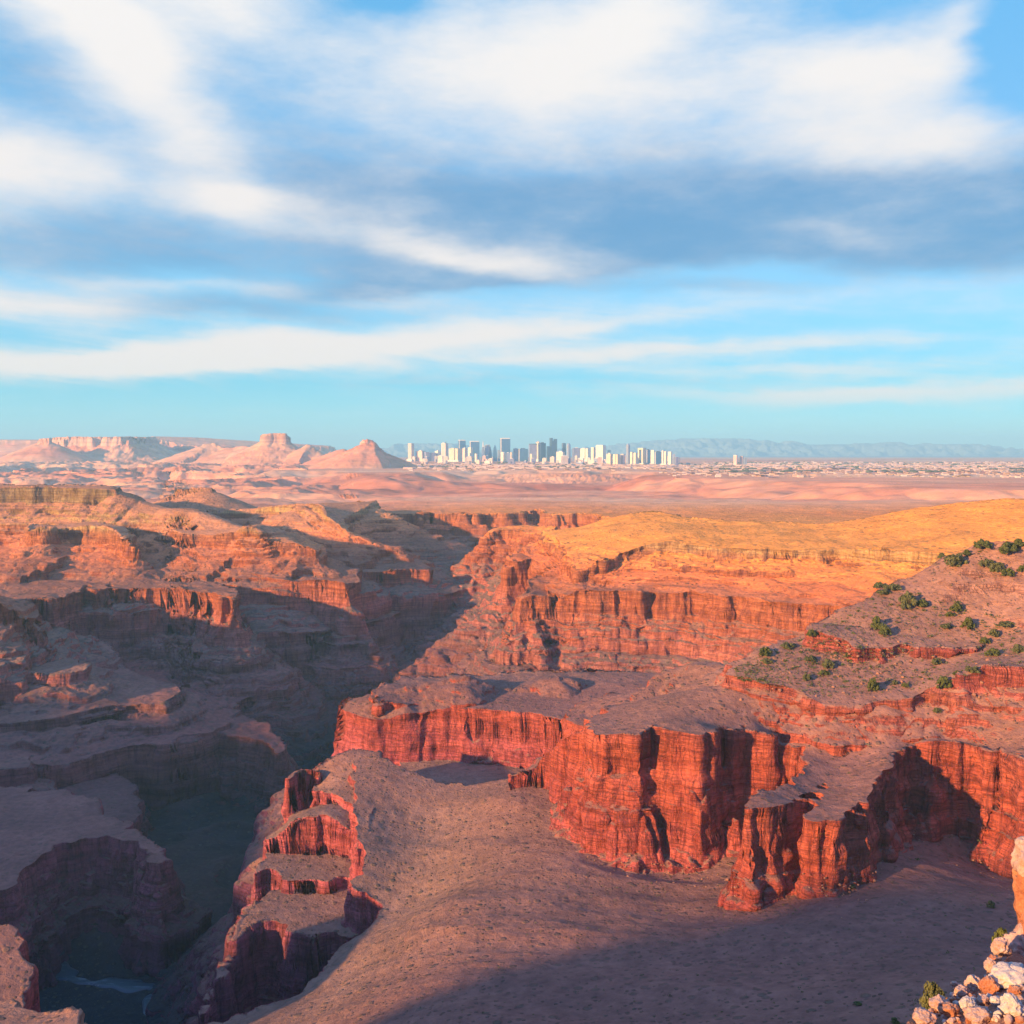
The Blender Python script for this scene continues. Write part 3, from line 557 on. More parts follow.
def make_land(mat):
    azs, Pn, ID, steep = build_land()
    nc, nr = ID.shape
    # the ring closes behind the camera
    idx = np.arange(nc * nr, dtype=np.int64).reshape(nc, nr)
    nxt = np.roll(idx, -1, 0)
    q = np.stack([idx[:-1, :-1], nxt[:-1, :-1], nxt[:-1, 1:], idx[:-1, 1:]], -1).reshape(-1, 4)
    last = np.stack([idx[-1, :-1], idx[0, :-1], idx[0, 1:], idx[-1, 1:]], -1)
    fid = ID[:-1, :-1].reshape(-1); fid = np.concatenate([fid, ID[-1, :-1]])
    q = np.concatenate([q, last])
    # smooth normals over the whole sheet, so no seam shows where two landforms meet
    V = Pn.reshape(-1, 3).astype(np.float32)
    a = V[q[:, 2]] - V[q[:, 0]]; b = V[q[:, 3]] - V[q[:, 1]]
    fn = np.cross(a, b)
    if fn[:, 2].mean() < 0: q = q[:, ::-1]; fn = -fn
    nrm = np.zeros_like(V)
    fl_ = fn / (np.linalg.norm(fn, axis=1, keepdims=True) ** 0.5 + 1e-9)
    for k in range(4):
        for c in range(3): nrm[:, c] += np.bincount(q[:, k], weights=fl_[:, c], minlength=len(V))
    nrm /= np.linalg.norm(nrm, axis=1, keepdims=True) + 1e-9
    names = np.array([name_of(i) for i in range(len(TIERS) + 1)])
    for i in range(len(TIERS) + 1):
        f = q[fid == i]
        if not len(f): continue
        u, inv = np.unique(f.ravel(), return_inverse=True)
        me = bpy.data.meshes.new(names[i])
        me.vertices.add(len(u)); me.vertices.foreach_set('co', V[u].ravel())
        me.loops.add(len(f) * 4); me.loops.foreach_set('vertex_index', inv.astype(np.int32))
        me.polygons.add(len(f)); me.polygons.foreach_set('loop_start', np.arange(0, len(f) * 4, 4, dtype=np.int32))
        me.polygons.foreach_set('use_smooth', np.ones(len(f), bool))
        me.update(calc_edges=True)
        me.normals_split_custom_set_from_vertices(nrm[u])
        me.materials.append(mat)
        o = link(bpy.data.objects.new(names[i], me)); o['kind'] = 'structure'
# ------------------------------------------------------------------ rock and soil
def principled(name):
    m = bpy.data.materials.new(name); m.use_nodes = True
    t = NT(m.node_tree); bs = t.n['Principled BSDF']
    return m, t, bs
def land_material():
    m, t, bs = principled('strata_rock')
    geo = t.new('ShaderNodeNewGeometry')
    pos = geo.outputs['Position']; x, y, z = t.sep(pos)
    nx, ny, nz = t.sep(geo.outputs['Normal'])
    big = t.noise(pos, 0.006, 4); med = t.noise(pos, 0.03, 5, 0.6); fine = t.noise(pos, 0.25, 5, 0.65)
    zw = t.m('ADD', z, t.m('MULTIPLY', t.m('SUBTRACT', big, 0.5), 22.0))
    zw = t.m('ADD', zw, t.m('MULTIPLY', t.m('SUBTRACT', med, 0.5), 5.0))
    # bedrock colour by bed (lowest stops darkened with painted canyon shade), altitude -330 .. +130
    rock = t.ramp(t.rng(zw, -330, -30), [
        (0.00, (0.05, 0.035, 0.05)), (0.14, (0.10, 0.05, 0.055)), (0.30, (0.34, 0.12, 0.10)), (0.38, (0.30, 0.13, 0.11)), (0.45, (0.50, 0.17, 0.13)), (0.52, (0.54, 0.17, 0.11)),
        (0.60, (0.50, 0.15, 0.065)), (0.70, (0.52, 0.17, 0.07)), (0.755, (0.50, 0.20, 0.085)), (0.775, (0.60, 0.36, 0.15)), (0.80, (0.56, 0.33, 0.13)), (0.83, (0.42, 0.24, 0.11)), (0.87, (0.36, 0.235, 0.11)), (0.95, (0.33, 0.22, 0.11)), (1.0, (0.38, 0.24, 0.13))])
    nearm = t.rng(y, 600, 760, 1, 0)
    rock = t.mix(t.m('MULTIPLY', nearm, t.rng(z, -108, -100, 0, 1)), rock, (0.47, 0.17, 0.085))
    rock = t.mix(nearm, rock, t.mix(1.0, rock, (1.02, 0.74, 1.12), 'MULTIPLY'))
    rock = t.mix(t.m('MULTIPLY', nearm, t.rng(z, -82, -76, 0, 0.85)), rock, (0.50, 0.26, 0.17))
    # thin beds
    bed = t.noise(t.vm('MULTIPLY', pos, (0.006, 0.006, 0.55)), 1.0, 4, 0.7)
    bed2 = t.noise(t.vm('MULTIPLY', pos, (0.02, 0.02, 0.16)), 1.0, 3, 0.6)
    rock = t.mix(1.0, rock, t.ramp(bed, [(0.3, (0.66, 0.60, 0.60)), (0.5, (1.0, 1.0, 1.0)), (0.7, (1.25, 1.22, 1.15))]), 'MULTIPLY')
    rock = t.mix(1.0, rock, t.ramp(bed2, [(0.35, (0.80, 0.72, 0.72)), (0.6, (1.1, 1.1, 1.06))]), 'MULTIPLY')
    # vertical weather streaks
    st = t.noise(t.vm('MULTIPLY', pos, (0.35, 0.35, 0.018)), 1.0, 4, 0.65)
    rock = t.mix(1.0, rock, t.ramp(st, [(0.32, (0.62, 0.55, 0.58)), (0.5, (1.0, 1.0, 1.0)), (0.75, (1.16, 1.14, 1.1))]), 'MULTIPLY')
    # joints and desert varnish
    jt = t.m('ABSOLUTE', t.m('SUBTRACT', t.noise(t.vm('MULTIPLY', pos, (0.16, 0.16, 0.028)), 1.0, 5, 0.6, 0.6), 0.5))
    joint = t.rng(jt, 0.0, 0.028, 1, 0)
    jt2 = t.m('ABSOLUTE', t.m('SUBTRACT', t.noise(t.vm('MULTIPLY', pos, (0.05, 0.05, 0.9)), 1.0, 4, 0.6, 0.3), 0.5))
    bjoint = t.rng(jt2, 0.0, 0.03, 1, 0)
    rock = t.mix(t.m('MULTIPLY', joint, t.rng(y, 450, 750, 0.42, 0.2)), rock, (0.09, 0.035, 0.035))
    rock = t.mix(t.m('MULTIPLY', bjoint, t.rng(y, 450, 750, 0.32, 0.35)), rock, (0.13, 0.05, 0.045))
    varn = t.rng(t.noise(t.vm('MULTIPLY', pos, (0.09, 0.09, 0.012)), 1.0, 5, 0.65), 0.56, 0.72, 0, 0.34)
    rock = t.mix(varn, rock, (0.17, 0.06, 0.06))
    # soil and scree
    soil = t.ramp(med, [(0.25, (0.20, 0.13, 0.095)), (0.5, (0.27, 0.17, 0.12)), (0.75, (0.34, 0.215, 0.15))])
    up = t.ramp(t.rng(zw, -330, -30), [(0.0, (0.05, 0.11, 0.16)), (0.14, (0.07, 0.13, 0.19)), (0.22, (0.46, 0.32, 0.40)), (0.32, (0.95, 0.62, 0.66)), (0.5, (1.0, 0.92, 0.88)), (0.70, (1.12, 0.86, 0.72)), (0.84, (1.35, 1.05, 0.72)), (1.0, (1.3, 1.1, 0.72))])  # low stops dark and bluish: deep canyon shade painted into the soil
    wall = t.ramp(t.rng(zw, -330, -30), [(0.0, (0.05, 0.11, 0.16)), (0.14, (0.07, 0.13, 0.19)), (0.22, (0.48, 0.30, 0.38)), (0.32, (0.95, 0.52, 0.58)), (0.5, (1.0, 0.82, 0.74)), (0.64, (1.5, 0.82, 0.55)), (0.70, (2.7, 1.2, 0.5)), (0.78, (3.2, 1.9, 0.5)), (0.86, (3.2, 1.85, 0.45)), (1.0, (3.1, 1.8, 0.45))])  # low stops carry the same painted canyon shade
    wall = t.mix(t.m('MULTIPLY', t.rng(x, -60, -260, 0, 0.85), t.rng(z, -135, -100, 0, 1)), wall, (1.75, 1.25, 0.95))  # duller on the left: the plateau's shade put into the soil colour
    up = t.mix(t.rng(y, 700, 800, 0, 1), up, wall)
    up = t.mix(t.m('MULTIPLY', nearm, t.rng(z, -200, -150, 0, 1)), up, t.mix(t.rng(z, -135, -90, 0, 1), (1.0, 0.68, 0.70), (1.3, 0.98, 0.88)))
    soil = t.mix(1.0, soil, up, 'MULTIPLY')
    soil = t.mix(1.0, soil, t.ramp(fine, [(0.3, (0.74, 0.72, 0.72)), (0.7, (1.22, 1.22, 1.2))]), 'MULTIPLY')
    bedded = t.ramp(bed, [(0.32, (0.66, 0.60, 0.62)), (0.5, (1.0, 1.0, 1.0)), (0.66, (1.22, 1.2, 1.15))])
    soil = t.mix(t.m('MULTIPLY', t.rng(nz, 0.97, 0.90, 0.25, 1), t.rng(y, 600, 800, 0.0, 0.9)), soil, t.mix(1.0, soil, bedded, 'MULTIPLY'))
    # scattered desert scrub: dark dots at three sizes, thinner where it is steep
    def dots(scale, thr, cover, seed):
        v = t.vor(t.vm('ADD', t.vm('MULTIPLY', pos, (1, 1, 0.5)), (seed, seed, 0)), scale)
        d = t.rng(v.outputs['Distance'], thr * 0.6, thr, 1, 0)
        r_, g_, b_ = t.sep(v.outputs['Color'])
        return t.m('MULTIPLY', d, t.m('LESS_THAN', r_, cover))
    dens = t.rng(t.noise(pos, 0.012, 3), 0.35, 0.65, 0.35, 1.0)
    near = t.rng(y, 520, 800, 1, 0)
    scr = t.m('MAXIMUM', t.m('MULTIPLY', dots(0.55, 0.34, 0.36, 3), near), t.m('MAXIMUM', t.m('MULTIPLY', dots(0.22, 0.32, 0.5, 9), 0.85), t.m('MULTIPLY', dots(0.11, 0.32, 0.6, 31), t.rng(y, 500, 900, 0, 0.75))))
    far = t.rng(y, 1650, 2100, 0, 1, True)
    scr = t.m('MULTIPLY', scr, t.m('MULTIPLY', dens, t.m('SUBTRACT', 1.0, far)))
    soil = t.mix(t.m('MULTIPLY', scr, 0.72), soil, (0.075, 0.075, 0.045))
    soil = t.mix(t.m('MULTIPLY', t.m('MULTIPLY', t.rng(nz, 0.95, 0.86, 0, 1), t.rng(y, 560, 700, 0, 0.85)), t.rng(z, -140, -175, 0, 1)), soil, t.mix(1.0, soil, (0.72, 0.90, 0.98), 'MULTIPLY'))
    # the far desert
    fd = t.ramp(t.noise(t.vm('MULTIPLY', pos, (0.0006, 0.0016, 0.004)), 1.0, 6, 0.62), [(0.3, (0.58, 0.18, 0.09)), (0.42, (0.84, 0.31, 0.15)), (0.55, (0.90, 0.43, 0.21)), (0.7, (0.90, 0.54, 0.29))])
    fd2 = t.noise(t.vm('MULTIPLY', pos, (0.004, 0.012, 0.02)), 1.0, 5, 0.7)
    fd = t.mix(1.0, fd, t.ramp(fd2, [(0.3, (0.6, 0.6, 0.62)), (0.7, (1.15, 1.15, 1.15))]), 'MULTIPLY')
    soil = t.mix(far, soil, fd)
    hi = t.rng(z, -60, 60, 0, 1)
    rockf = t.ramp(t.noise(t.vm('MULTIPLY', pos, (0.001, 0.001, 0.05)), 1.0, 3), [(0.35, (0.55, 0.25, 0.16)), (0.6, (0.74, 0.42, 0.26))])
    rock = t.mix(far, rock, rockf)
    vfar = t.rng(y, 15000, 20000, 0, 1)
    soil = t.mix(vfar, soil, (0.22, 0.27, 0.30)); rock = t.mix(vfar, rock, (0.22, 0.27, 0.30))  # distance haze painted into the farthest mountains' soil and rock colour
    steep = t.rng(t.m('ADD', nz, t.m('MULTIPLY', t.m('SUBTRACT', fine, 0.5), 0.16)), 0.60, 0.78, 1, 0, True)
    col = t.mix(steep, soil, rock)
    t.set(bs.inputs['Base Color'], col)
    bs.inputs['Roughness'].default_value = 0.95
    bs.inputs['Specular IOR Level'].default_value = 0.12
    # bump: stone grain near, block relief further off
    b1 = t.noise(pos, 0.9, 6, 0.7); b2 = t.noise(t.vm('MULTIPLY', pos, (0.22, 0.22, 0.5)), 1.0, 6, 0.65)
    hgt = t.m('ADD', t.m('MULTIPLY', b1, 0.5), t.m('MULTIPLY', b2, 1.5))
    ledge = t.noise(t.vm('MULTIPLY', pos, (0.10, 0.10, 1.3)), 1.0, 5, 0.7)
    cols = t.noise(t.vm('MULTIPLY', pos, (0.7, 0.7, 0.09)), 1.0, 5, 0.65)
    rel = t.m('ADD', t.m('ADD', t.m('MULTIPLY', bed, 1.6), t.m('MULTIPLY', ledge, 1.4)), t.m('ADD', t.m('MULTIPLY', cols, 2.0), t.m('MULTIPLY', t.m('ADD', joint, bjoint), -0.5)))
    hgt = t.m('ADD', hgt, t.m('MULTIPLY', rel, steep))
    hgt = t.m('ADD', hgt, t.m('MULTIPLY', scr, 1.1))
    bp = t.new('ShaderNodeBump'); bp.inputs['Strength'].default_value = 0.9; bp.inputs['Distance'].default_value = 1.0
    t.set(bp.inputs['Height'], hgt)
    t.l.new(bp.outputs[0], bs.inputs['Normal'])
    return m
LAND = land_material()
make_land(LAND)
def haze():
    me = bpy.data.meshes.new('haze'); bm = bmesh.new(); bmesh.ops.create_cube(bm, size=1.0); bm.to_mesh(me); bm.free()
    o = link(bpy.data.objects.new('haze', me)); o.scale = (64000, 64000, 860); o.location = (0, 0, 60)
    m = bpy.data.materials.new('haze_air'); m.use_nodes = True; t = NT(m.node_tree); t.n.clear()
    v = t.new('ShaderNodeVolumePrincipled'); v.inputs['Color'].default_value = (0.46, 0.88, 1.0, 1); v.inputs['Density'].default_value = HAZE; v.inputs['Anisotropy'].default_value = 0.0
    out = t.new('ShaderNodeOutputMaterial'); t.l.new(v.outputs[0], out.inputs['Volume'])
    me.materials.append(m); tag(o, 'pale blue evening haze filling the canyon air', 'haze', kind='stuff')
HAZE = 0.000065
haze()
# ------------------------------------------------------------------ generic mesh helpers
def mk(name, bm, mats, parent=None, smooth=False, loc=None):
    me = bpy.data.meshes.new(name); bm.to_mesh(me); bm.free()
    for m in (mats if isinstance(mats, (list, tuple)) else [mats]): me.materials.append(m)
    if smooth:
        for p in me.polygons: p.use_smooth = True
    o = link(bpy.data.objects.new(name, me), parent)
    if loc is not None: o.location = loc
    return o
def empty(name, loc, label=None, cat=None, group=None, rz=0.0):
    o = bpy.data.objects.new(name, None); link(o); o.location = loc; o.rotation_euler[2] = rz
    o.empty_display_size = 1
    return tag(o, label, cat, group)
def box(bm, x0, x1, y0, y1, z0, z1, tx=1.0, ty=1.0, bev=0.0):
    cx, cy = (x0 + x1) / 2, (y0 + y1) / 2
    vs = []
    for z, a, b in ((z0, 1, 1), (z1, tx, ty)):
        for sx, sy in ((-1, -1), (1, -1), (1, 1), (-1, 1)):
            vs.append(bm.verts.new((cx + sx * (x1 - x0) / 2 * a, cy + sy * (y1 - y0) / 2 * b, z)))
    fs = [(3, 2, 1, 0), (4, 5, 6, 7), (0, 1, 5, 4), (1, 2, 6, 5), (2, 3, 7, 6), (3, 0, 4, 7)]
    return [bm.faces.new([vs[i] for i in f]) for f in fs]
def prism(bm, poly, z0, z1, s=1.0, top=None):
    a = [bm.verts.new((x, y, z0)) for x, y in poly]; b = [bm.verts.new((x * s, y * s, z1 if top is None else top(x * s, y * s))) for x, y in poly]
    n = len(poly)
    for i in range(n): bm.faces.new((a[i], a[(i + 1) % n], b[(i + 1) % n], b[i]))
    bm.faces.new(a[::-1]); bm.faces.new(b)
def hits(pts):
    """where the sight lines through these pixels meet the land (world points, on its surface)"""
    rr = np.exp(np.linspace(math.log(8), math.log(12000), 5000)); out = []
    for i in range(0, len(pts), 40):
        ch = pts[i:i + 40]
        d = np.array([P(a, b, 1.0) for a, b in ch])
        T = rr[None, :] * np.ones((len(ch), 1))
        X, Y, Z = d[:, :1] * T, d[:, 1:2] * T, d[:, 2:3] * T
        H, _ = height(X, Y)
        below = Z < H
        for k in range(len(ch)):
            j = int(np.argmax(below[k])) if below[k].any() else -1
            if j < 1: out.append(None); continue
            a_, b_ = Z[k, j - 1] - H[k, j - 1], Z[k, j] - H[k, j]
            f = a_ / (a_ - b_ + 1e-9); yy = T[k, j - 1] + (T[k, j] - T[k, j - 1]) * f
            out.append(Vector((d[k, 0] * yy, d[k, 1] * yy, d[k, 2] * yy)))
    return out
def simple(name, color, rough=0.8, var=0.15, scale=1.0, spec=0.2):
    m, t, bs = principled(name)
    geo = t.new('ShaderNodeNewGeometry'); n = t.noise(geo.outputs['Position'], scale, 4)
    c2 = tuple(min(1, c * (1 + var)) for c in color); c1 = tuple(c * (1 - var) for c in color)
    t.set(bs.inputs['Base Color'], t.ramp(n, [(0.35, c1), (0.65, c2)]))
    bs.inputs['Roughness'].default_value = rough; bs.inputs['Specular IOR Level'].default_value = spec
    return m

# ------------------------------------------------------------------ the city on the plain
def facade(name, wall, glass, ratio=0.5, rough=0.5, floor=7.0, bay=9.0):
    """walls with rows and columns of windows, floor by floor"""
    m, t, bs = principled(name)
    tcn = t.new('ShaderNodeTexCoord'); x, y, z = t.sep(tcn.outputs['Object'])
    def cell(v, size, r): return t.m('LESS_THAN', t.m('FRACT', t.m('DIVIDE', v, size)), r)
    w_ = t.m('MULTIPLY', t.m('MULTIPLY', cell(t.m('ADD', x, 500), bay, ratio + 0.18), cell(t.m('ADD', y, 500), bay, ratio + 0.3)), cell(z, floor, ratio + 0.12))
    n = t.noise(t.vm('MULTIPLY', tcn.outputs['Object'], (0.05, 0.05, 0.03)), 1.0, 3)
    wl = t.mix(1.0, wall, t.ramp(n, [(0.3, 0.85), (0.7, 1.12)]), 'MULTIPLY')
    t.set(bs.inputs['Base Color'], t.mix(w_, wl, glass))
    t.set(bs.inputs['Roughness'], t.rng(w_, 0, 1, 0.75, rough))
    return m
FC = {
 'cream': facade('cream_facade', (0.84, 0.68, 0.44), (0.40, 0.33, 0.26)),
 'ivory': facade('ivory_facade', (0.88, 0.76, 0.54), (0.50, 0.45, 0.40), 0.35),
 'pink': facade('pink_facade', (0.85, 0.55, 0.42), (0.35, 0.26, 0.26)),
 'beige': facade('beige_facade', (0.78, 0.60, 0.46), (0.28, 0.26, 0.28)),
 'blue': facade('blue_glass_facade', (0.06, 0.17, 0.36), (0.05, 0.12, 0.24), 0.7, 0.3),
 'dark': facade('dark_glass_facade', (0.07, 0.12, 0.22), (0.03, 0.06, 0.12), 0.7, 0.3),
 'grey': facade('grey_facade', (0.32, 0.36, 0.44), (0.16, 0.20, 0.28)),
 'violet': facade('violet_grey_facade', (0.26, 0.25, 0.38), (0.13, 0.14, 0.24)),
}
TRIM = simple('pale_concrete', (0.74, 0.68, 0.58), 0.8, 0.06, 0.01)
DARKT = simple('dark_metal', (0.10, 0.12, 0.16), 0.5, 0.1, 0.01)
# centre px, width px, top py, base py, shape, colour, label
CITY = [
 (411, 6, 443.3, 459, 'slab_podium', 'beige', 'slim beige tower on a pale podium standing apart at the western end of the city'),
 (420.5, 9.5, 451, 460.5, 'block', 'pink', 'low pinkish block between the lone western tower and the violet grey block'),
 (430, 10, 452, 460.5, 'twin', 'violet', 'low violet grey double block in the west of the city'),
 (438, 6, 451, 461, 'block', 'ivory', 'low ivory block left of the tower with the rooftop mast'),
 (444.8, 6.6, 443.3, 461.5, 'mast', 'beige', 'beige tower with a thin mast on its roof'),
 (455, 13.5, 448, 461.5, 'wings', 'cream', 'broad peach hotel slab directly in front of a blue glass tower'),
 (461.8, 6.6, 439.8, 461, 'cap', 'blue', 'blue glass tower rising behind the broad peach hotel'),
 (464.8, 5, 448.3, 462, 'block', 'pink', 'narrow pink block at the right end of the peach hotel'),
 (470.4, 4.6, 447.6, 461.5, 'block', 'ivory', 'pale block left of the wide blue glass slab tower'),
 (474.4, 9.6, 441, 461, 'cap', 'blue', 'wide dark blue slab tower with a small white block at its foot'),
 (476.3, 3, 453.8, 462, 'block', 'ivory', 'small bright white block at the foot of the wide blue slab tower'),
 (483, 2.6, 440.6, 461.5, 'spire', 'grey', 'very slender pale grey spire tower'),
 (486.4, 3.8, 445.3, 461, 'block', 'grey', 'blue grey block just right of the slender spire tower'),
 (489.9, 3.6, 444.6, 461, 'sail', 'grey', 'blue grey tower with a curved sail shaped top'),
 (495, 4, 445, 461, 'taper', 'blue', 'pointed blue tower tapering to a narrow top'),
 (498.7, 1.8, 450, 461, 'block', 'grey', 'short thin grey block between the pointed tower and the tallest glass slab'),
 (505, 9.8, 438, 461, 'cap', 'blue', 'tallest wide blue glass slab tower in the middle of the city'),
 (503, 4.2, 452, 462, 'block', 'ivory', 'small cream block in front of the tallest blue slab, at its left foot'),
 (507.8, 4.4, 453, 462, 'block', 'grey', 'small grey block in front of the tallest blue slab, at its right foot'),
 (511.5, 2.2, 452, 461.5, 'block', 'cream', 'thin cream block just right of the tallest blue slab'),
 (515.6, 4.6, 448.6, 461, 'block', 'grey', 'light blue grey block with a pale corner beside a low mid blue slab'),
 (522.6, 9.4, 448.8, 461.3, 'block', 'blue', 'low wide mid blue slab between the light grey block and the crowned pair'),
 (533, 8, 443.7, 461, 'cap', 'violet', 'violet blue tower forming the left half of the crowned pair'),
 (531.5, 3, 454, 461.8, 'block', 'cream', 'small cream block at the foot of the violet blue tower'),
 (538, 2.4, 441, 461.5, 'crown', 'cream', 'narrow cream shaft with a wide crown between two dark towers'),
 (542.2, 6, 443, 460.5, 'block', 'dark', 'dark blue tower forming the right half of the crowned pair'),
 (551.8, 9, 438, 461, 'notched', 'dark', 'tall dark blue tower with a notched roof and a lower shoulder on its left'),
 (560.7, 8.4, 451.8, 462.6, 'block', 'ivory', 'bright cream cube block in front of a dark slim tower'),
 (563.9, 3.6, 443, 461.5, 'cap', 'dark', 'dark slim tower behind the bright cream cube block'),
 (568.6, 4, 443.3, 461.8, 'round', 'grey', 'grey blue tower with a rounded top, right of the cream cube block'),
 (576.3, 7, 448, 461.2, 'block', 'violet', 'hazy violet blue slab left of the long cream hotel'),
 (585.4, 10.8, 448, 461.5, 'wings', 'ivory', 'long ivory hotel slab with vertical ribs'),
 (593.3, 4.6, 447.4, 461.8, 'block', 'cream', 'cream tower joining the long ivory hotel to the tallest cream tower'),
 (601, 10, 445, 463, 'cap', 'ivory', 'tallest and brightest cream tower of the city with a flat cap'),
 (608.9, 3, 450, 461.5, 'block', 'blue', 'small blue block peeping out behind the tallest cream tower'),
 (609.5, 6.2, 453.8, 464.5, 'block', 'cream', 'low cream block to the right of the tallest cream tower'),
 (616.7, 7.8, 454, 465, 'wings', 'cream', 'low ribbed cream block in the middle of the row of low cream blocks'),
 (623, 4.8, 453.8, 465, 'block', 'beige', 'low beige block immediately left of the slender rounded grey tower'),
 (628, 3.8, 443.7, 464.5, 'round', 'grey', 'slender blue grey round tower standing above the low cream blocks'),
 (634, 7.6, 452, 464.6, 'twin', 'cream', 'cream block with a violet centre right of the slender round tower'),
 (642, 8.4, 448, 464.8, 'arch', 'cream', 'cream tower framing a tall blue inset like a gate'),
 (648, 4.2, 450, 464.8, 'block', 'blue', 'blue slab leaning close behind the cream gate tower'),
 (653, 4.6, 450, 465, 'block', 'ivory', 'ivory slab left of the sharp blue slab in the eastern cluster'),
 (657.8, 7.4, 452, 465, 'block', 'blue', 'sharp deep blue slab in the eastern cluster'),
 (664.5, 5.6, 450.5, 465.2, 'twin', 'ivory', 'white and blue striped slab right of the deep blue slab'),
 (670.2, 4.4, 451.7, 465.4, 'block', 'ivory', 'narrow white edged slab near the eastern end of the skyline'),
 (674, 2.2, 454, 465.4, 'block', 'grey', 'small thin grey block second from the eastern end of the main skyline'),
 (676.8, 2.6, 457, 465.4, 'block', 'violet', 'last and lowest violet block at the eastern end of the main skyline'),
 (735.6, 4.6, 455, 465, 'cap', 'pink', 'left and tallest of three pinkish towers standing alone east of the city'),
 (741.6, 4, 456, 465, 'block', 'pink', 'middle one of three pinkish towers standing alone east of the city'),
 (745.3, 2.6, 458, 465, 'block', 'grey', 'lowest grey one of three towers standing alone east of the city'),
]
NAMES = {'spire': 'spire_tower', 'wings': 'hotel', 'block': 'office_block', 'podium': 'tower_block'}
rnd = random.Random(5)
for (cx, wpx, top, base, shape, colr, label) in CITY:
    dist = min(max(82 * F / (base - 452), 6000), 8600) + rnd.uniform(-40, 40)
    if 'behind' in label: dist += 260
    if 'in front' in label or 'at the foot' in label: dist -= 160
    x0, _, zt = P(cx, top, dist)
    z0 = -86.0; Hh = zt - z0; wd = wpx / F * dist; dp = min(wd * rnd.uniform(0.7, 1.1), 60)
    tall = Hh > 90
    nm = {'spire': 'spire_tower', 'wings': 'hotel', 'arch': 'hotel'}.get(shape, 'skyscraper' if tall else 'office_block')
    rz = rnd.uniform(-0.75, -0.5) if colr in ('cream', 'ivory', 'beige', 'pink') else rnd.uniform(0.05, 0.3)
    if rz < 0 and shape not in ('round',): k_ = abs(math.cos(rz)) + abs(math.sin(rz)) * dp / wd; wd /= k_; dp /= k_
    root = empty(nm, (x0, dist, z0), label, {'hotel': 'hotel', 'skyscraper': 'skyscraper', 'spire_tower': 'tower'}.get(nm, 'building'), 'buildings of the city skyline', rz)
    fm = FC[colr]; a, b = wd / 2, dp / 2
    bm = bmesh.new()
    hb = Hh
    if shape == 'taper':
        for k, (s0, s1, h0, h1) in enumerate(((1, .92, 0, .5), (.9, .6, .5, .85), (.55, .1, .85, 1))): box(bm, -a * s0, a * s0, -b * s0, b * s0, Hh * h0, Hh * h1, s1 / s0, s1 / s0)
    elif shape == 'sail':
        n = 8
        for k in range(n):
            h0, h1 = k / n, (k + 1) / n; r0, r1 = 1 - 0.75 * h0 ** 3, 1 - 0.75 * h1 ** 3
            prism(bm, [(-a + 2 * a * (1 - r0) * 0, -b), (-a + 2 * a * r0, -b), (-a + 2 * a * r0, b), (-a, b)], Hh * h0, Hh * h1)
    elif shape == 'round':
        prism(bm, [(a * math.cos(q), b * math.sin(q)) for q in np.linspace(0, 2 * math.pi, 17)[:-1]], 0, Hh * 0.93)
        prism(bm, [(a * .9 * math.cos(q), b * .9 * math.sin(q)) for q in np.linspace(0, 2 * math.pi, 17)[:-1]], Hh * 0.93, Hh, 0.6)
    elif shape == 'spire':
        hb = Hh * .7; box(bm, -a, a, -b, b, 0, hb, 0.8, 0.8)
    elif shape == 'notched':
        box(bm, -a, a * -.3, -b * .8, b * .8, 0, Hh * .66); box(bm, -a * .3, a, -b, b, 0, Hh * .88)
        box(bm, -a * .3, a * .05, -b, b, Hh * .88 + .3, Hh); box(bm, a * .62, a, -b, b, Hh * .88 + .3, Hh * .96)
    elif shape == 'twin':
        box(bm, -a, -a * .28, -b, b, 0, Hh); box(bm, a * .28, a, -b, b, 0, Hh * .94)
    elif shape == 'arch':
        box(bm, -a, -a * .45, -b, b, 0, Hh * .9); box(bm, a * .45, a, -b, b, 0, Hh * .9); box(bm, -a, a, -b, b, Hh * .9 + .2, Hh)
    elif shape == 'crown':
        box(bm, -a * .8, a * .8, -b, b, 0, Hh * .9)
    elif shape == 'wings':
        box(bm, -a * .34, a * .34, -b * 1.15, b, 0, Hh); box(bm, -a, -a * .345, -b * .8, b, 0, Hh * .96); box(bm, a * .345, a, -b * .8, b, 0, Hh * .97)
    else:
        hb = Hh * (0.96 if shape == 'cap' else 1.0); box(bm, -a, a, -b, b, 0, hb)
    mk('tower_body', bm, fm, root)
    def part(nm_, boxes, mat):
        q = bmesh.new()
        for bx in boxes: box(q, *bx)
        return mk(nm_, q, mat, root)
    if shape == 'cap': part('roof_cap', [(-a * .9, a * .9, -b * .9, b * .9, hb + .1, Hh)], TRIM if colr in ('cream', 'ivory', 'pink', 'blue') else DARKT)
    if shape == 'crown': part('crown', [(-a * 2.2, a * 2.2, -b * 1.1, b * 1.1, Hh * .9 + .2, Hh * .955), (-a * .5, a * .5, -b * .5, b * .5, Hh * .955 + .1, Hh)], FC['pink'])
    if shape in ('spire',): part('spire', [(-a * .5, a * .5, -a * .5, a * .5, hb + .1, Hh, .15, .15)], TRIM)
    if shape == 'mast': part('mast', [(a * .35, a * .62, -2, 2, Hh + .1, Hh + 14)], DARKT); part('roof_cap', [(-a * .8, a * .3, -b * .8, b * .8, Hh + .1, Hh + 5)], TRIM)
    if shape == 'twin': part('centre_bay', [(-a * .275, a * .275, -b * .7, b * .7, 0, Hh * .9)], FC['violet'] if colr != 'violet' else FC['grey'])
    if shape == 'arch': part('glass_inset', [(-a * .445, a * .445, -b * .6, b * .6, 0, Hh * .895)], FC['blue'])
    if shape in ('slab_podium',) or (tall and colr in ('cream', 'ivory', 'beige')): part('podium', [(-a * 1.45, a * 1.45, -b * 1.5, -b * 1.02, 0, Hh * .14)], TRIM)
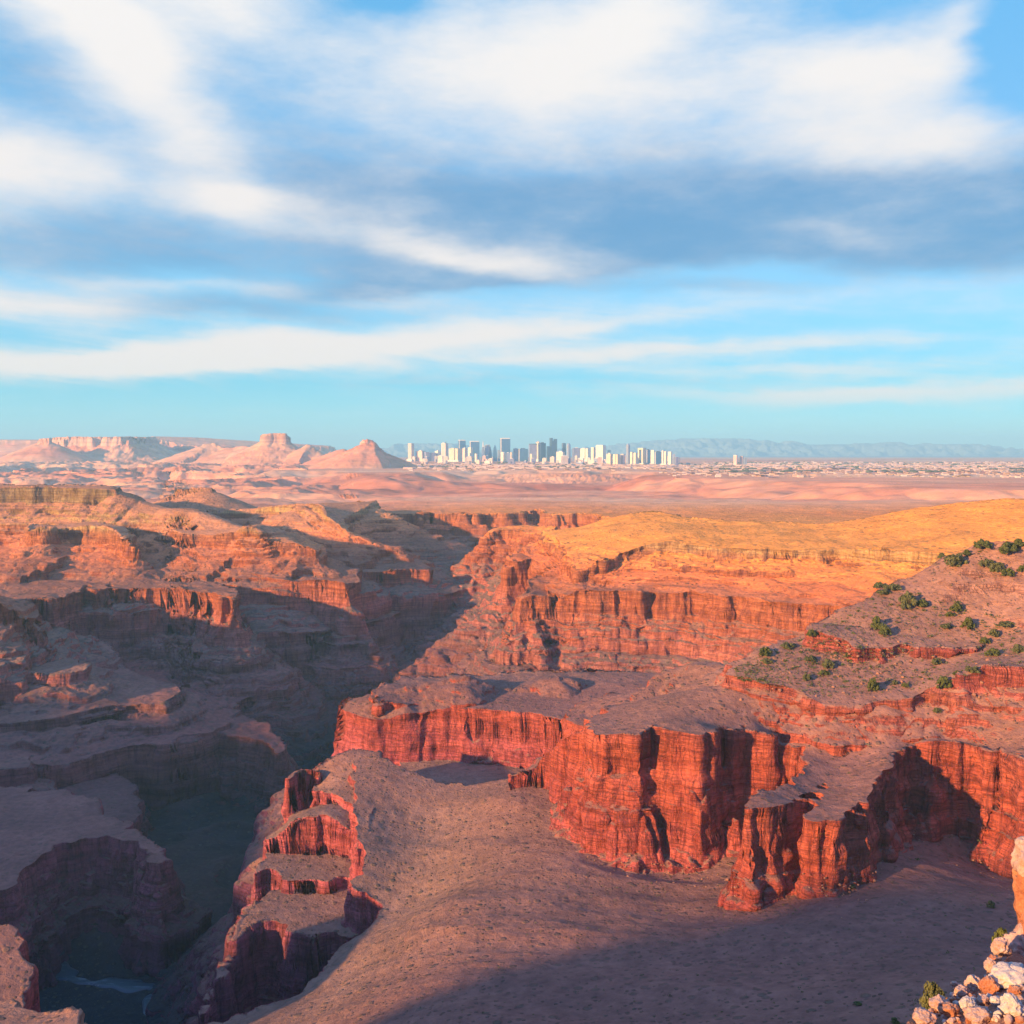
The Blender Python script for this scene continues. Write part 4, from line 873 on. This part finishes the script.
    if shape in ('cap', 'mast', 'block') and wd > 28:      # corner piers and a rooftop plant room
        part('corner_pier', [(-a - 1.2, -a + wd * .10, -b - 1.2, -b + 3, 0, hb * 1.005)], TRIM if colr in ('cream', 'ivory', 'beige', 'blue') else FC['grey'])
        if shape == 'block': part('plant_room', [(-a * .3, a * .45, -b * .5, b * .5, Hh + .1, Hh + 6)], DARKT if colr in ('blue', 'dark') else TRIM)

# mid-rise blocks filling the gaps between the towers
rnd = random.Random(21)
for i in range(70):
    px = rnd.choice((rnd.uniform(413, 500), rnd.uniform(480, 680), rnd.uniform(560, 680))); py = rnd.uniform(460.8, 464.8)
    dist = 82 * F / (py - 452); x0 = (px - 512) / F * dist
    wd, dp, hh = rnd.uniform(18, 46), rnd.uniform(16, 30), rnd.uniform(14, 58)
    r_ = empty('office_block', (x0, dist, -84), 'low block filling the gaps among the feet of the city towers', 'building', 'low blocks between the towers', rnd.uniform(-0.6, 0.2))
    bm = bmesh.new(); box(bm, -wd / 2, wd / 2, -dp / 2, dp / 2, 0, hh)
    if rnd.random() < .5: box(bm, -wd / 2, 0, -dp / 2 - 8, -dp / 2 - .1, 0, hh * .5)
    mk('block_body', bm, FC[rnd.choice(('cream', 'pink', 'beige', 'grey', 'violet', 'ivory', 'beige'))], r_)
    bm = bmesh.new(); box(bm, -wd * .2, wd * .25, -dp * .25, dp * .25, hh + .1, hh + 4); mk('plant_room', bm, TRIM, r_)

# low houses of the suburbs
H_WALL = [simple('cream_render', (0.60, 0.42, 0.33), 0.9, 0.1, 0.004), simple('white_render', (0.66, 0.52, 0.43), 0.9, 0.06, 0.004), simple('sand_render', (0.60, 0.44, 0.34), 0.9, 0.1, 0.004)]
H_ROOF = [simple('grey_roof', (0.42, 0.33, 0.33), 0.8, 0.1, 0.004), simple('clay_roof', (0.46, 0.22, 0.15), 0.8, 0.1, 0.004)]
def house(bm, x, y, z, w, d, h, rh, wi=0, ri=1):
    fs = box(bm, x - w / 2, x + w / 2, y - d / 2, y + d / 2, z - 6, z + h)
    for f in fs: f.material_index = wi
    a = [bm.verts.new((x + sx * (w / 2 + .6), y + sy * (d / 2 + .6), z + h + .1)) for sx, sy in ((-1, -1), (1, -1), (1, 1), (-1, 1))]
    r0, r1 = bm.verts.new((x - w * .25, y, z + h + rh)), bm.verts.new((x + w * .25, y, z + h + rh))
    for f in ((a[0], a[1], r1, r0), (a[1], a[2], r1), (a[2], a[3], r0, r1), (a[3], a[0], r0)): bm.faces.new(f).material_index = ri
protos = []
for k in range(6):
    bm = bmesh.new(); r_ = random.Random(k)
    house(bm, 0, 0, 0, 1.0, 0.7, 0.36, 0.07)
    if k % 2: house(bm, 0.62, 0.1, 0, 0.5, 0.6, 0.22, 0.05)
    me = bpy.data.meshes.new('house'); 
    for v in bm.verts:
        if v.co.z < -1: v.co.z = -0.4
    bm.to_mesh(me); bm.free(); me.materials.append(H_WALL[k % 3]); me.materials.append(H_ROOF[k // 3]); protos.append(me)
rnd = random.Random(11)
spots = []
for i in range(2600):
    u = rnd.random()
    if u < 0.30: px, py = rnd.uniform(405, 690), rnd.triangular(462.5, 471, 466)
    elif u < 0.85: px, py = rnd.uniform(660, 1060), rnd.triangular(462, 478, 468)
    else: px, py = rnd.uniform(700, 1060), rnd.uniform(462, 472)
    if rnd.random() < 0.6: py = round(py * 1.6) / 1.6 + rnd.uniform(-.1, .1)
    dist = 82 * F / (py - 452)
    spots.append(((px - 512) / F * dist, dist))
sx = np.array([s[0] for s in spots]); sy = np.array([s[1] for s in spots])
sz, sid = height(sx, sy)
order = sorted([i for i in range(len(spots)) if abs(sz[i] + 82) < 9], key=lambda i: sy[i])
rest = [bmesh.new()]
n_house = 0
for c_, i in enumerate(order):
    w_ = rnd.uniform(11, 26) * (1.0 if sy[i] > 4500 else 0.7)
    if c_ % 3 == 0 and n_house < 290:
        o = bpy.data.objects.new('suburban_house', protos[rnd.randrange(6)]); link(o)
        o.location = (sx[i], sy[i], sz[i] - 0.5); o.scale = (w_, w_, w_ * rnd.uniform(.7, 1.1)); o.rotation_euler[2] = rnd.choice((0, 0.05, -0.08, 1.57))
        tag(o, 'small pale low house in the suburbs spread over the desert plain', 'house', 'low houses of the suburbs'); n_house += 1
    else:
        house(rest[0], sx[i], sy[i], sz[i] - 0.5, w_, w_ * .7, w_ * rnd.uniform(.25, .4), w_ * .07, rnd.randrange(3), 3 + rnd.randrange(2))
o = mk('distant_suburb', rest[0], H_WALL + H_ROOF)
tag(o, 'pale speckled mass of far suburban roofs spreading east of the city', 'suburb', kind='stuff')

# tree belts between the suburbs
bm = bmesh.new(); pts_ = []
for i in range(1500):
    px = rnd.uniform(420, 1060); py = rnd.choice((463.2, 465, 467.3, 469.5, 472)) + rnd.gauss(0, .25)
    if px < 690 and py > 468.5: continue
    if math.sin(px * 0.045 + py * 2.1) < -0.1: continue
    dist = 82 * F / (py - 452); pts_.append(((px - 512) / F * dist, dist))
tz, _ = height(np.array([p[0] for p in pts_]), np.array([p[1] for p in pts_]))
for (x_, y_), z_ in zip(pts_, tz):
    if abs(z_ + 82) > 9: continue
    r_ = rnd.uniform(5, 12); w_ = r_ * rnd.uniform(1, 2.4)
    bmesh.ops.create_icosphere(bm, subdivisions=1, radius=1.0, matrix=Matrix.Translation((x_, y_, z_ + r_ * .3)) @ Matrix.Diagonal((w_, r_, r_ * .55, 1)))
BELT = simple('belt_green', (0.11, 0.12, 0.07), 0.9, 0.3, 0.02)
tag(mk('tree_belt', bm, BELT), 'dull green belts of street trees between the distant suburbs', 'trees', kind='stuff')

# ------------------------------------------------------------------ desert plants
def leafmat(name, a, b):
    m, t, bs = principled(name)
    geo = t.new('ShaderNodeNewGeometry'); n = t.noise(geo.outputs['Position'], 1.1, 4)
    t.set(bs.inputs['Base Color'], t.ramp(n, [(0.32, a), (0.68, b)]))
    bs.inputs['Roughness'].default_value = 0.8; bs.inputs['Specular IOR Level'].default_value = 0.15
    return m
LEAF = [leafmat('juniper_green', (0.055, 0.068, 0.016), (0.15, 0.15, 0.035)), leafmat('olive_scrub', (0.075, 0.08, 0.03), (0.16, 0.15, 0.055)), leafmat('dry_sage', (0.10, 0.095, 0.06), (0.20, 0.17, 0.10))]
BARK = simple('shrub_bark', (0.13, 0.09, 0.065), 0.95, 0.2, 3.0)
def crown_bm(seed, clumps=34, leaves=46, flat=0.7, size=0.085):
    r_ = random.Random(seed); bm = bmesh.new()
    for c in range(clumps):
        th = r_.uniform(0, 6.283); rad = math.sqrt(r_.random()) * 0.86; hz = r_.uniform(0.12, 1.0)
        env = math.sqrt(max(0.05, 1 - (hz - 0.35) ** 2 * 1.6))
        cx_, cy_, cz_ = math.cos(th) * rad * env * (1 + 0.3 * math.sin(2 * th + seed)), math.sin(th) * rad * env, hz * flat * 1.3 * (1 - 0.45 * rad * rad)
        cr = r_.uniform(0.14, 0.27)
        for l in range(leaves):
            v = Vector((r_.gauss(0, 1), r_.gauss(0, 1), r_.gauss(0, 1))).normalized() * cr * r_.uniform(0.55, 1.0)
            p = Vector((cx_, cy_, max(cz_, 0.05))) + Vector((v.x, v.y, v.z * 0.8)); s_ = size * r_.uniform(0.6, 1.3)
            n_ = (v.normalized() + Vector((r_.uniform(-.7, .7), r_.uniform(-.7, .7), r_.uniform(-.3, .9)))).normalized()
            t1 = n_.orthogonal().normalized(); t1.rotate(Matrix.Rotation(r_.uniform(0, 6.28), 3, n_)); t2 = n_.cross(t1)
            bm.faces.new([bm.verts.new(p + t1 * s_), bm.verts.new(p + t2 * s_ * .6), bm.verts.new(p - t1 * s_ * .8), bm.verts.new(p - t2 * s_ * .6)])
    return bm
def trunk_bm(seed):
    r_ = random.Random(seed); bm = bmesh.new()
    for k in range(5):
        th = k * 1.256 + r_.uniform(-.4, .4); d_ = Vector((math.cos(th) * .35, math.sin(th) * .35, r_.uniform(.5, .8)))
        p0 = Vector((0, 0, -0.15)); segs = 4; ring = None
        for s in range(segs + 1):
            f = s / segs; c = p0 + d_ * f + Vector((r_.uniform(-.03, .03), r_.uniform(-.03, .03), 0)); rr_ = 0.06 * (1 - 0.75 * f)
            cur = [bm.verts.new(c + Vector((math.cos(a) * rr_, math.sin(a) * rr_, 0))) for a in (0, 1.26, 2.51, 3.77, 5.03)]
            if ring:
                for i in range(5): bm.faces.new((ring[i], ring[(i + 1) % 5], cur[(i + 1) % 5], cur[i]))
            ring = cur
    return bm
def mesh_of(name, bm, mat):
    me = bpy.data.meshes.new(name); bm.to_mesh(me); bm.free(); me.materials.append(mat); return me
CROWNS = [[mesh_of('crown', crown_bm(s + 10 * k, 40, 60), LEAF[k]) for s in range(3)] for k in range(2)]
TRUNK = [mesh_of('trunk', trunk_bm(s), BARK) for s in range(2)]
# px, py (foot), width px, height px, kind, label
BUSH = [
 (982, 548, 19, 10, 0, 'broad dark green juniper on the skyline of the right hill, left of the summit clump'),
 (1009, 553, 24, 13, 0, 'largest spreading juniper near the summit of the right hill'),
 (1019, 546, 14, 8, 0, 'small juniper behind the largest one, at the frame edge of the right hill'),
 (955, 566, 24, 16, 1, 'dense green juniper on the hill crest, left end of the upper row'),
 (967, 555, 11, 6, 0, 'small juniper on the crest between two larger ones'),
 (943, 558, 10, 6, 0, 'low little bush at the very left of the crest row'),
 (987, 566, 15, 9, 1, 'left half of the long green thicket below the hill crest'),
 (998, 572, 17, 11, 1, 'middle of the long green thicket below the hill crest'),
 (1008, 576, 15, 9, 0, 'lower right end of the long green thicket below the hill crest'),
 (1023, 572, 9, 8, 0, 'reddish green bush cut by the right frame edge above the smooth slope'),
 (880, 588, 13, 7, 0, 'dark low bush on the skyline where the stony slope begins'),
 (893, 590, 17, 8, 1, 'flat spreading bush right of the dark low skyline bush'),
 (883, 594, 16, 6, 1, 'pale olive ground hugging bush below the skyline bushes'),
 (908, 607, 19, 18, 1, 'tall rounded green bush at the upper edge of the stony slope'),
 (922, 606, 13, 8, 0, 'low dark bush leaning against the tall rounded one'),
 (957, 611, 12, 9, 0, 'round dark bush just under the orange scarp'),
 (968, 628, 15, 12, 0, 'round green bush in the middle of the stony slope, above the red ledges'),
 (877, 629, 14, 14, 0, 'upper bush of the dark green pair above the red outcrop'),
 (885, 635, 12, 12, 0, 'lower bush of the dark green pair above the red outcrop'),
 (812, 636, 10, 8, 0, 'small round bush at the left tip of the red outcrop'),
 (788, 648, 14, 7, 1, 'low olive bush on the crest left of the red outcrop'),
 (766, 655, 17, 9, 0, 'dark green bush at the far left of the stony crest'),
 (767, 663, 12, 6, 1, 'flat olive bush below the one at the far left of the crest'),
 (810, 661, 14, 7, 1, 'wide olive bush on the bank left of the fallen red block'),
 (828, 667, 14, 9, 1, 'bright green bush on the bank beside the fallen red block'),
 (824, 675, 10, 6, 0, 'little dark bush under the bright green one on the bank'),
 (807, 680, 10, 8, 1, 'lone grey green bush above the orange ledge at left'),
 (873, 690, 14, 13, 0, 'round solid green bush right below the red block'),
 (944, 687, 17, 12, 0, 'broad rounded green bush on the bank left of the right red cliff'),
 (993, 656, 15, 9, 0, 'leafy bush at the right end of the red outcrop'),
 (972, 672, 17, 8, 1, 'long low bush above the broad rounded one'),
 (957, 675, 8, 5, 0, 'tiny bush left of the long low bush on the bank'),
 (937, 664, 13, 7, 1, 'sage bush beneath the right half of the red outcrop'),
 (985, 643, 11, 7, 0, 'small dark bush perched right of the red outcrop'),
 (994, 636, 13, 8, 1, 'pale green bush up the slope from the outcrop end'),
 (1006, 626, 22, 6, 1, 'long flat bush under the orange scarp at the right'),
 (950, 616, 8, 5, 0, 'tiny dark bush left of the round one under the scarp'),
 (946, 628, 15, 6, 1, 'flat olive bush left of the round mid slope bush'),
 (1018, 652, 13, 9, 1, 'green bush at the right frame edge above the right red cliff'),
 (895, 684, 8, 5, 1, 'tiny bush right of the solid green one below the red block'),
 (905, 687, 8, 5, 0, 'second tiny bush right of the solid green one below the red block'),
 (937, 712, 9, 5, 1, 'small bush rooted on the orange ledge'),
 (991, 907, 10, 8, 1, 'lone green bush on the bare slope below the right cliffs'),
 (1010, 946, 13, 15, 0, 'dark rounded bush tucked against the pale rock pillar'),
 (934, 1010, 20, 26, 1, 'upright green bush behind the pile of pale foreground stones'),
 (858, 1005, 9, 4, 0, 'faint dark bush low on the shaded foreground slope'),
 (895, 1023, 9, 6, 0, 'dark bush at the bottom edge of the picture left of the stones'),
 (853, 888, 6, 4, 1, 'little bush at the foot of the middle buttress'),
]
bh = hits([(b[0], b[1]) for b in BUSH])
rnd = random.Random(3)
for (px, py, wpx, hpx, kd, label), h in zip(BUSH, bh):
    if h is None: continue
    if 'pale rock pillar' in label or 'pile of pale' in label:
        h = Vector(P(1001, 944, 26.4) if 'pillar' in label else P(932, 1009, 23.0)); wpx *= 1.25; hpx *= 1.2
    s_ = wpx / F * h.y * 0.56; sz_ = hpx / F * h.y * 0.98
    o = empty('juniper_bush' if kd == 0 else 'desert_bush', h - Vector((0, 0, 0.02 * s_)), label, 'bush', 'bushes on the slopes', rnd.uniform(0, 6.28))
    o.scale = (s_, s_ * rnd.uniform(.8, 1.05), sz_)
    link(bpy.data.objects.new('crown', CROWNS[kd][rnd.randrange(3)]), o)
    link(bpy.data.objects.new('trunk', TRUNK[rnd.randrange(2)]), o)
# small tussocks: the larger ones one by one, the rest as ground cover
def tuft(bm, c, s_, r_, mi, n=9):
    for k in range(n):
        v = Vector((r_.gauss(0, .5), r_.gauss(0, .5), abs(r_.gauss(0.1, .4)))) * s_; q = s_ * r_.uniform(.3, .55)
        n_ = Vector((r_.uniform(-1, 1), r_.uniform(-1, 1), r_.uniform(.1, 1))).normalized(); t1 = n_.orthogonal().normalized(); t2 = n_.cross(t1)
        p = c + v
        f = bm.faces.new([bm.verts.new(p + t1 * q), bm.verts.new(p + t2 * q * .8), bm.verts.new(p - t1 * q), bm.verts.new(p - t2 * q * .8)]); f.material_index = mi
pts = []
for i in range(2600):
    px = rnd.uniform(735, 1024); sky_ = np.interp(px, [733, 799, 848, 890, 944, 973, 1024], [668, 640, 611, 590, 566, 549, 543]); lo = np.interp(px, [735, 799, 830, 930, 1024], [680, 690, 700, 688, 665])
    py = rnd.uniform(sky_, lo)
    if px > 905 and py < np.interp(px, [905, 1024], [585, 622]) and rnd.random() < .85: continue
    pts.append((px, py))
for i in range(700): pts.append((rnd.uniform(560, 1024), rnd.uniform(700, 1020)))
for i in range(500): pts.append((rnd.uniform(380, 1024), rnd.uniform(880, 1020)))
hp = hits(pts)
small = [mesh_of('tussock', (lambda b: (tuft(b, Vector((0, 0, 0)), 1.0, random.Random(k), 0, 26), b)[1])(bmesh.new()), LEAF[k % 3]) for k in range(6)]
cover = bmesh.new(); cnt = 0
for i, h in enumerate(hp):
    if h is None or h.y < 60: continue
    on_hill = i < 2300
    s_ = rnd.uniform(0.22, 0.7) if on_hill else rnd.uniform(0.18, 0.42)
    if on_hill and cnt < 200 and i % 12 == 0:
        o = link(bpy.data.objects.new('desert_shrub', small[rnd.randrange(6)])); o.location = h; s_ = rnd.uniform(.55, 1.15); o.scale = (s_, s_, s_ * .7); o.rotation_euler[2] = rnd.uniform(0, 6)
        tag(o, 'small dark tussock shrub dotted over the stony right hill', 'shrub', 'small shrubs on the stony hill'); cnt += 1
    else: tuft(cover, h, s_, rnd, rnd.randrange(3), 7)
tag(mk('scrub', cover, LEAF), 'fine dark desert scrub sprinkled over the near slopes', 'scrub', kind='stuff')

# ------------------------------------------------------------------ stones
def rockmat(name, a, b, dust=(0.54, 0.37, 0.29)):
    m, t, bs = principled(name)
    geo = t.new('ShaderNodeNewGeometry'); pos = geo.outputs['Position']; nx, ny, nz = t.sep(geo.outputs['Normal'])
    n = t.noise(pos, 2.2, 6, 0.65); n2 = t.noise(pos, 14, 5, 0.7); n3 = t.noise(t.vm('MULTIPLY', pos, (0.5, 0.5, 5)), 1.0, 4)
    c = t.ramp(n, [(0.34, a), (0.62, b)])
    c = t.mix(t.rng(n3, 0.55, 0.7, 0, .4), c, a); c = t.mix(1.0, c, t.ramp(n2, [(0.3, 0.72), (0.65, 1.15)]), 'MULTIPLY')
    t.set(bs.inputs['Base Color'], t.mix(t.rng(nz, 0.5, 0.95, 0, 0.55), c, dust))
    bs.inputs['Roughness'].default_value = 0.92; bs.inputs['Specular IOR Level'].default_value = 0.15
    bp = t.new('ShaderNodeBump'); bp.inputs['Strength'].default_value = 0.8; bp.inputs['Distance'].default_value = 0.05
    t.set(bp.inputs['Height'], t.m('ADD', n2, t.m('MULTIPLY', n, 2))); t.l.new(bp.outputs[0], bs.inputs['Normal'])
    return m
RM = [rockmat('pinkish_stone', (0.36, 0.18, 0.13), (0.58, 0.36, 0.27)), rockmat('pale_stone', (0.44, 0.34, 0.28), (0.62, 0.50, 0.42), (0.56, .44, .36)), rockmat('rust_stone', (0.32, 0.10, 0.05), (0.50, 0.20, 0.10), (.5, .3, .2))]
def rock_bm(seed, sub=4, rough=0.34, cuts=9, sc3=(1, 1, 1)):
    r_ = random.Random(seed); bm = bmesh.new(); bmesh.ops.create_icosphere(bm, subdivisions=sub, radius=1.0)
    planes = [(Vector((r_.gauss(0, 1), r_.gauss(0, 1), r_.gauss(0, 1))).normalized(), r_.uniform(0.55, 0.85)) for _ in range(cuts)]
    off = Vector((seed * 3.7, seed * 1.3, seed * 5.1))
    for v in bm.verts:
        p = v.co.copy()
        for n_, d_ in planes:
            e = p.dot(n_) - d_
            if e > 0: p -= n_ * e * 0.85
        k = mnoise.fractal(p * 1.7 + off, 0.75, 2.1, 6) * rough * 0.55 + mnoise.noise(p * 6 + off) * 0.06 + abs(mnoise.noise(p * 3.1 + off * 2)) * -0.16
        p += v.co.normalized() * k
        v.co = Vector((p.x * sc3[0], p.y * sc3[1], p.z * sc3[2]))
    return bm
STONES = [  # px, py centre, width px, height px, distance, material, label
 (1012, 1005, 20, 18, 20.5, 1, 'oval white boulder lying on red rubble in the lower right corner'),
 (1006, 975, 44, 22, 23.0, 1, 'long pale slab tilted across the ledge'),
 (992, 967, 14, 16, 24.2, 0, 'pinkish round stone wedged at the left of the pale slab'),
 (976, 984, 16, 20, 23.4, 0, 'upright knobbly pinkish stone at the head of the pile'),
 (990, 987, 18, 18, 22.8, 2, 'dark rust coloured round stone beside the pale slab'),
 (962, 992, 16, 14, 23.0, 0, 'pinkish stone in the middle of the pile edge'),
 (955, 985, 9, 8, 23.6, 0, 'small round pink stone at the upper edge of the pile'),
 (940, 1003, 18, 13, 22.2, 0, 'flat pinkish stone on the left shoulder of the pile'),
 (968, 1004, 16, 12, 21.6, 1, 'blocky pale stone in the centre of the pile'),
 (950, 1012, 16, 16, 21.6, 2, 'rust red block standing under the flat pink stone'),
 (977, 1016, 26, 18, 20.8, 0, 'large rounded pink boulder at the bottom edge of the picture'),
 (925, 1018, 22, 18, 21.3, 0, 'pinkish boulder at the far left foot of the pile'),
 (996, 1000, 10, 9, 21.4, 1, 'small grey stone between the rust stone and the oval boulder'),
 (983, 1000, 12, 9, 21.8, 0, 'small pink cobble above the large rounded boulder'),
 (1016, 990, 14, 9, 21.6, 2, 'red cobble resting above the oval white boulder'),
 (1002, 948, 16, 18, 25.3, 0, 'pink block at the foot of the rock pillar'),
 (996, 960, 11, 10, 24.8, 2, 'small rust block below the pink one at the pillar foot'),
]
for k, (px, py, wp_, hp_, dd, mi, label) in enumerate(STONES):
    c = Vector(P(px, py, dd)); a = wp_ / F * dd / 2 * 1.2; b = hp_ / F * dd / 2 * 1.2
    o = mk('boulder', rock_bm(100 + k, 5, 0.34, 10, (a, (a + b) / 2, b)), RM[mi], None, True, c)
    o.rotation_euler = (0.1 * math.sin(k), -0.35 if 'tilted' in label else 0.1 * math.cos(k), k * 1.3 if 'slab' not in label else 0.2)
    tag(o, label, 'boulder', 'stones on the near ledge')
bases = [mesh_of('cobble', rock_bm(300 + k, 3, 0.36, 8), RM[k % 3]) for k in range(6)]
BLOCKM = rockmat('red_block', (0.30, 0.12, 0.07), (0.42, 0.19, 0.11), (.34, .2, .13))
blocks = [mesh_of('fallen_block', rock_bm(400 + k, 3, 0.36, 8), BLOCKM) for k in range(4)]
for me in bases:
    for p in me.polygons: p.use_smooth = True
ct = hits([(rnd.uniform(905, 1024), rnd.uniform(965, 1023)) for _ in range(700)])
n_c = 0
for h in ct:
    if h is None or h.y > 32 or n_c >= 280: continue
    s_ = rnd.choice((rnd.uniform(0.02, 0.06), rnd.uniform(0.04, 0.13)))
    o = link(bpy.data.objects.new('cobble', bases[rnd.randrange(6)])); o.location = h + Vector((0, 0, s_ * .3)); o.scale = (s_, s_ * rnd.uniform(.7, 1.2), s_ * .7); o.rotation_euler = (rnd.uniform(0, 6), rnd.uniform(0, 6), rnd.uniform(0, 6))
    tag(o, 'small loose stone in the rubble of the near ledge', 'stone', 'loose cobbles on the near ledge'); n_c += 1
# the pillar at the right edge: pale cap on a rusty shaft
root = empty('rock_pillar', Vector(P(1030, 965, 26.2)), 'tall rusty rock pillar with a rounded cream cap at the right edge of the picture', 'rock pillar')
def rel(px, py, dd): return Vector(P(px, py, dd)) - Vector(P(1030, 965, 26.2))
mk('pillar_shaft', rock_bm(501, 5, 0.5, 6, (0.72, 0.7, 1.75)), RM[2], root, True, rel(1037, 915, 26.2))
mk('pillar_cap', rock_bm(502, 5, 0.3, 6, (0.66, 0.7, 0.66)), RM[0], root, True, rel(1036, 861, 26.1))
mk('pillar_foot', rock_bm(503, 5, 0.5, 8, (0.72, 0.8, 0.75)), RM[0], root, True, rel(1033, 955, 26.0))
# larger blocks along the slopes below the cliffs
bl = [(q, np.interp(q, [586, 640, 724, 757, 799, 850, 900, 939, 993, 1020], [848, 856, 873, 893, 868, 884, 840, 824, 870, 876]) + abs(rnd.gauss(0, 1)) * 14) for q in [rnd.uniform(586, 1015) for _ in range(170)]] + [(rnd.uniform(740, 1020), rnd.uniform(640, 700)) for _ in range(130)]
for i, h in enumerate(hits(bl)):
    if h is None or h.y < 60: continue
    s_ = rnd.uniform(0.2, 0.6) if i < 170 else rnd.uniform(0.3, 1.0)
    o = link(bpy.data.objects.new('fallen_block', blocks[rnd.randrange(4)])); o.location = h; o.scale = (s_, s_ * rnd.uniform(.7, 1.2), s_ * rnd.uniform(.5, .9)); o.rotation_euler[2] = rnd.uniform(0, 6)
    if i < 170: tag(o, 'small reddish block fallen at the foot of the right cliffs', 'rock', 'blocks fallen below the cliffs')
    else: tag(o, 'small reddish block among the shrubs of the stony right hill', 'rock', 'blocks on the stony hill')

# ------------------------------------------------------------------ the river at the bottom of the canyon
def river():
    hs = [Vector((p[0], p[1], -288)) for p in RIVER]
    xs = np.array([h.x for h in hs]); ys = np.array([h.y for h in hs])
    t0 = np.linspace(0, 1, len(hs)); t1 = np.linspace(0, 1, 240)
    X = np.interp(t1, t0, xs); Y = np.interp(t1, t0, ys)
    k = np.ones(9) / 9; X[4:-4] = np.convolve(X, k, 'valid'); Y[4:-4] = np.convolve(Y, k, 'valid')
    tx, ty = np.gradient(X), np.gradient(Y); L_ = np.hypot(tx, ty); nx_, ny_ = -ty / L_, tx / L_
    Wd = 4.2 + 2.2 * np.sin(t1 * 23) + 1.0 * np.sin(t1 * 71)
    offs = np.linspace(-1, 1, 9); bm = bmesh.new(); rows = []
    GX_ = X[:, None] + nx_[:, None] * Wd[:, None] * offs; GY_ = Y[:, None] + ny_[:, None] * Wd[:, None] * offs
    zc = np.full(240, -289.3)
    for i in range(240): rows.append([bm.verts.new((GX_[i, j], GY_[i, j], zc[i] - (1.6 if j in (0, 8) else 0))) for j in range(9)])
    for i in range(239):
        for j in range(8): bm.faces.new((rows[i][j], rows[i + 1][j], rows[i + 1][j + 1], rows[i][j + 1]))
    m, t, bs = principled('river_water')
    geo = t.new('ShaderNodeNewGeometry'); pos = geo.outputs['Position']
    n = t.noise(t.vm('MULTIPLY', pos, (0.05, 0.22, 0.1)), 1.0, 6, 0.75); n2 = t.noise(pos, 0.02, 2)
    foam = t.m('MULTIPLY', t.rng(n, 0.56, 0.68, 0, 0.7), t.rng(n2, 0.35, 0.6, 0.25, 1))
    t.set(bs.inputs['Base Color'], t.mix(foam, (0.012, 0.03, 0.04), (0.45, 0.5, 0.52)))
    t.set(bs.inputs['Roughness'], t.rng(foam, 0, 1, 0.35, 0.9))
    o = mk('river', bm, m, None, True); tag(o, 'dark river with a streak of white rapids deep in the canyon', 'river', kind='structure')
river()
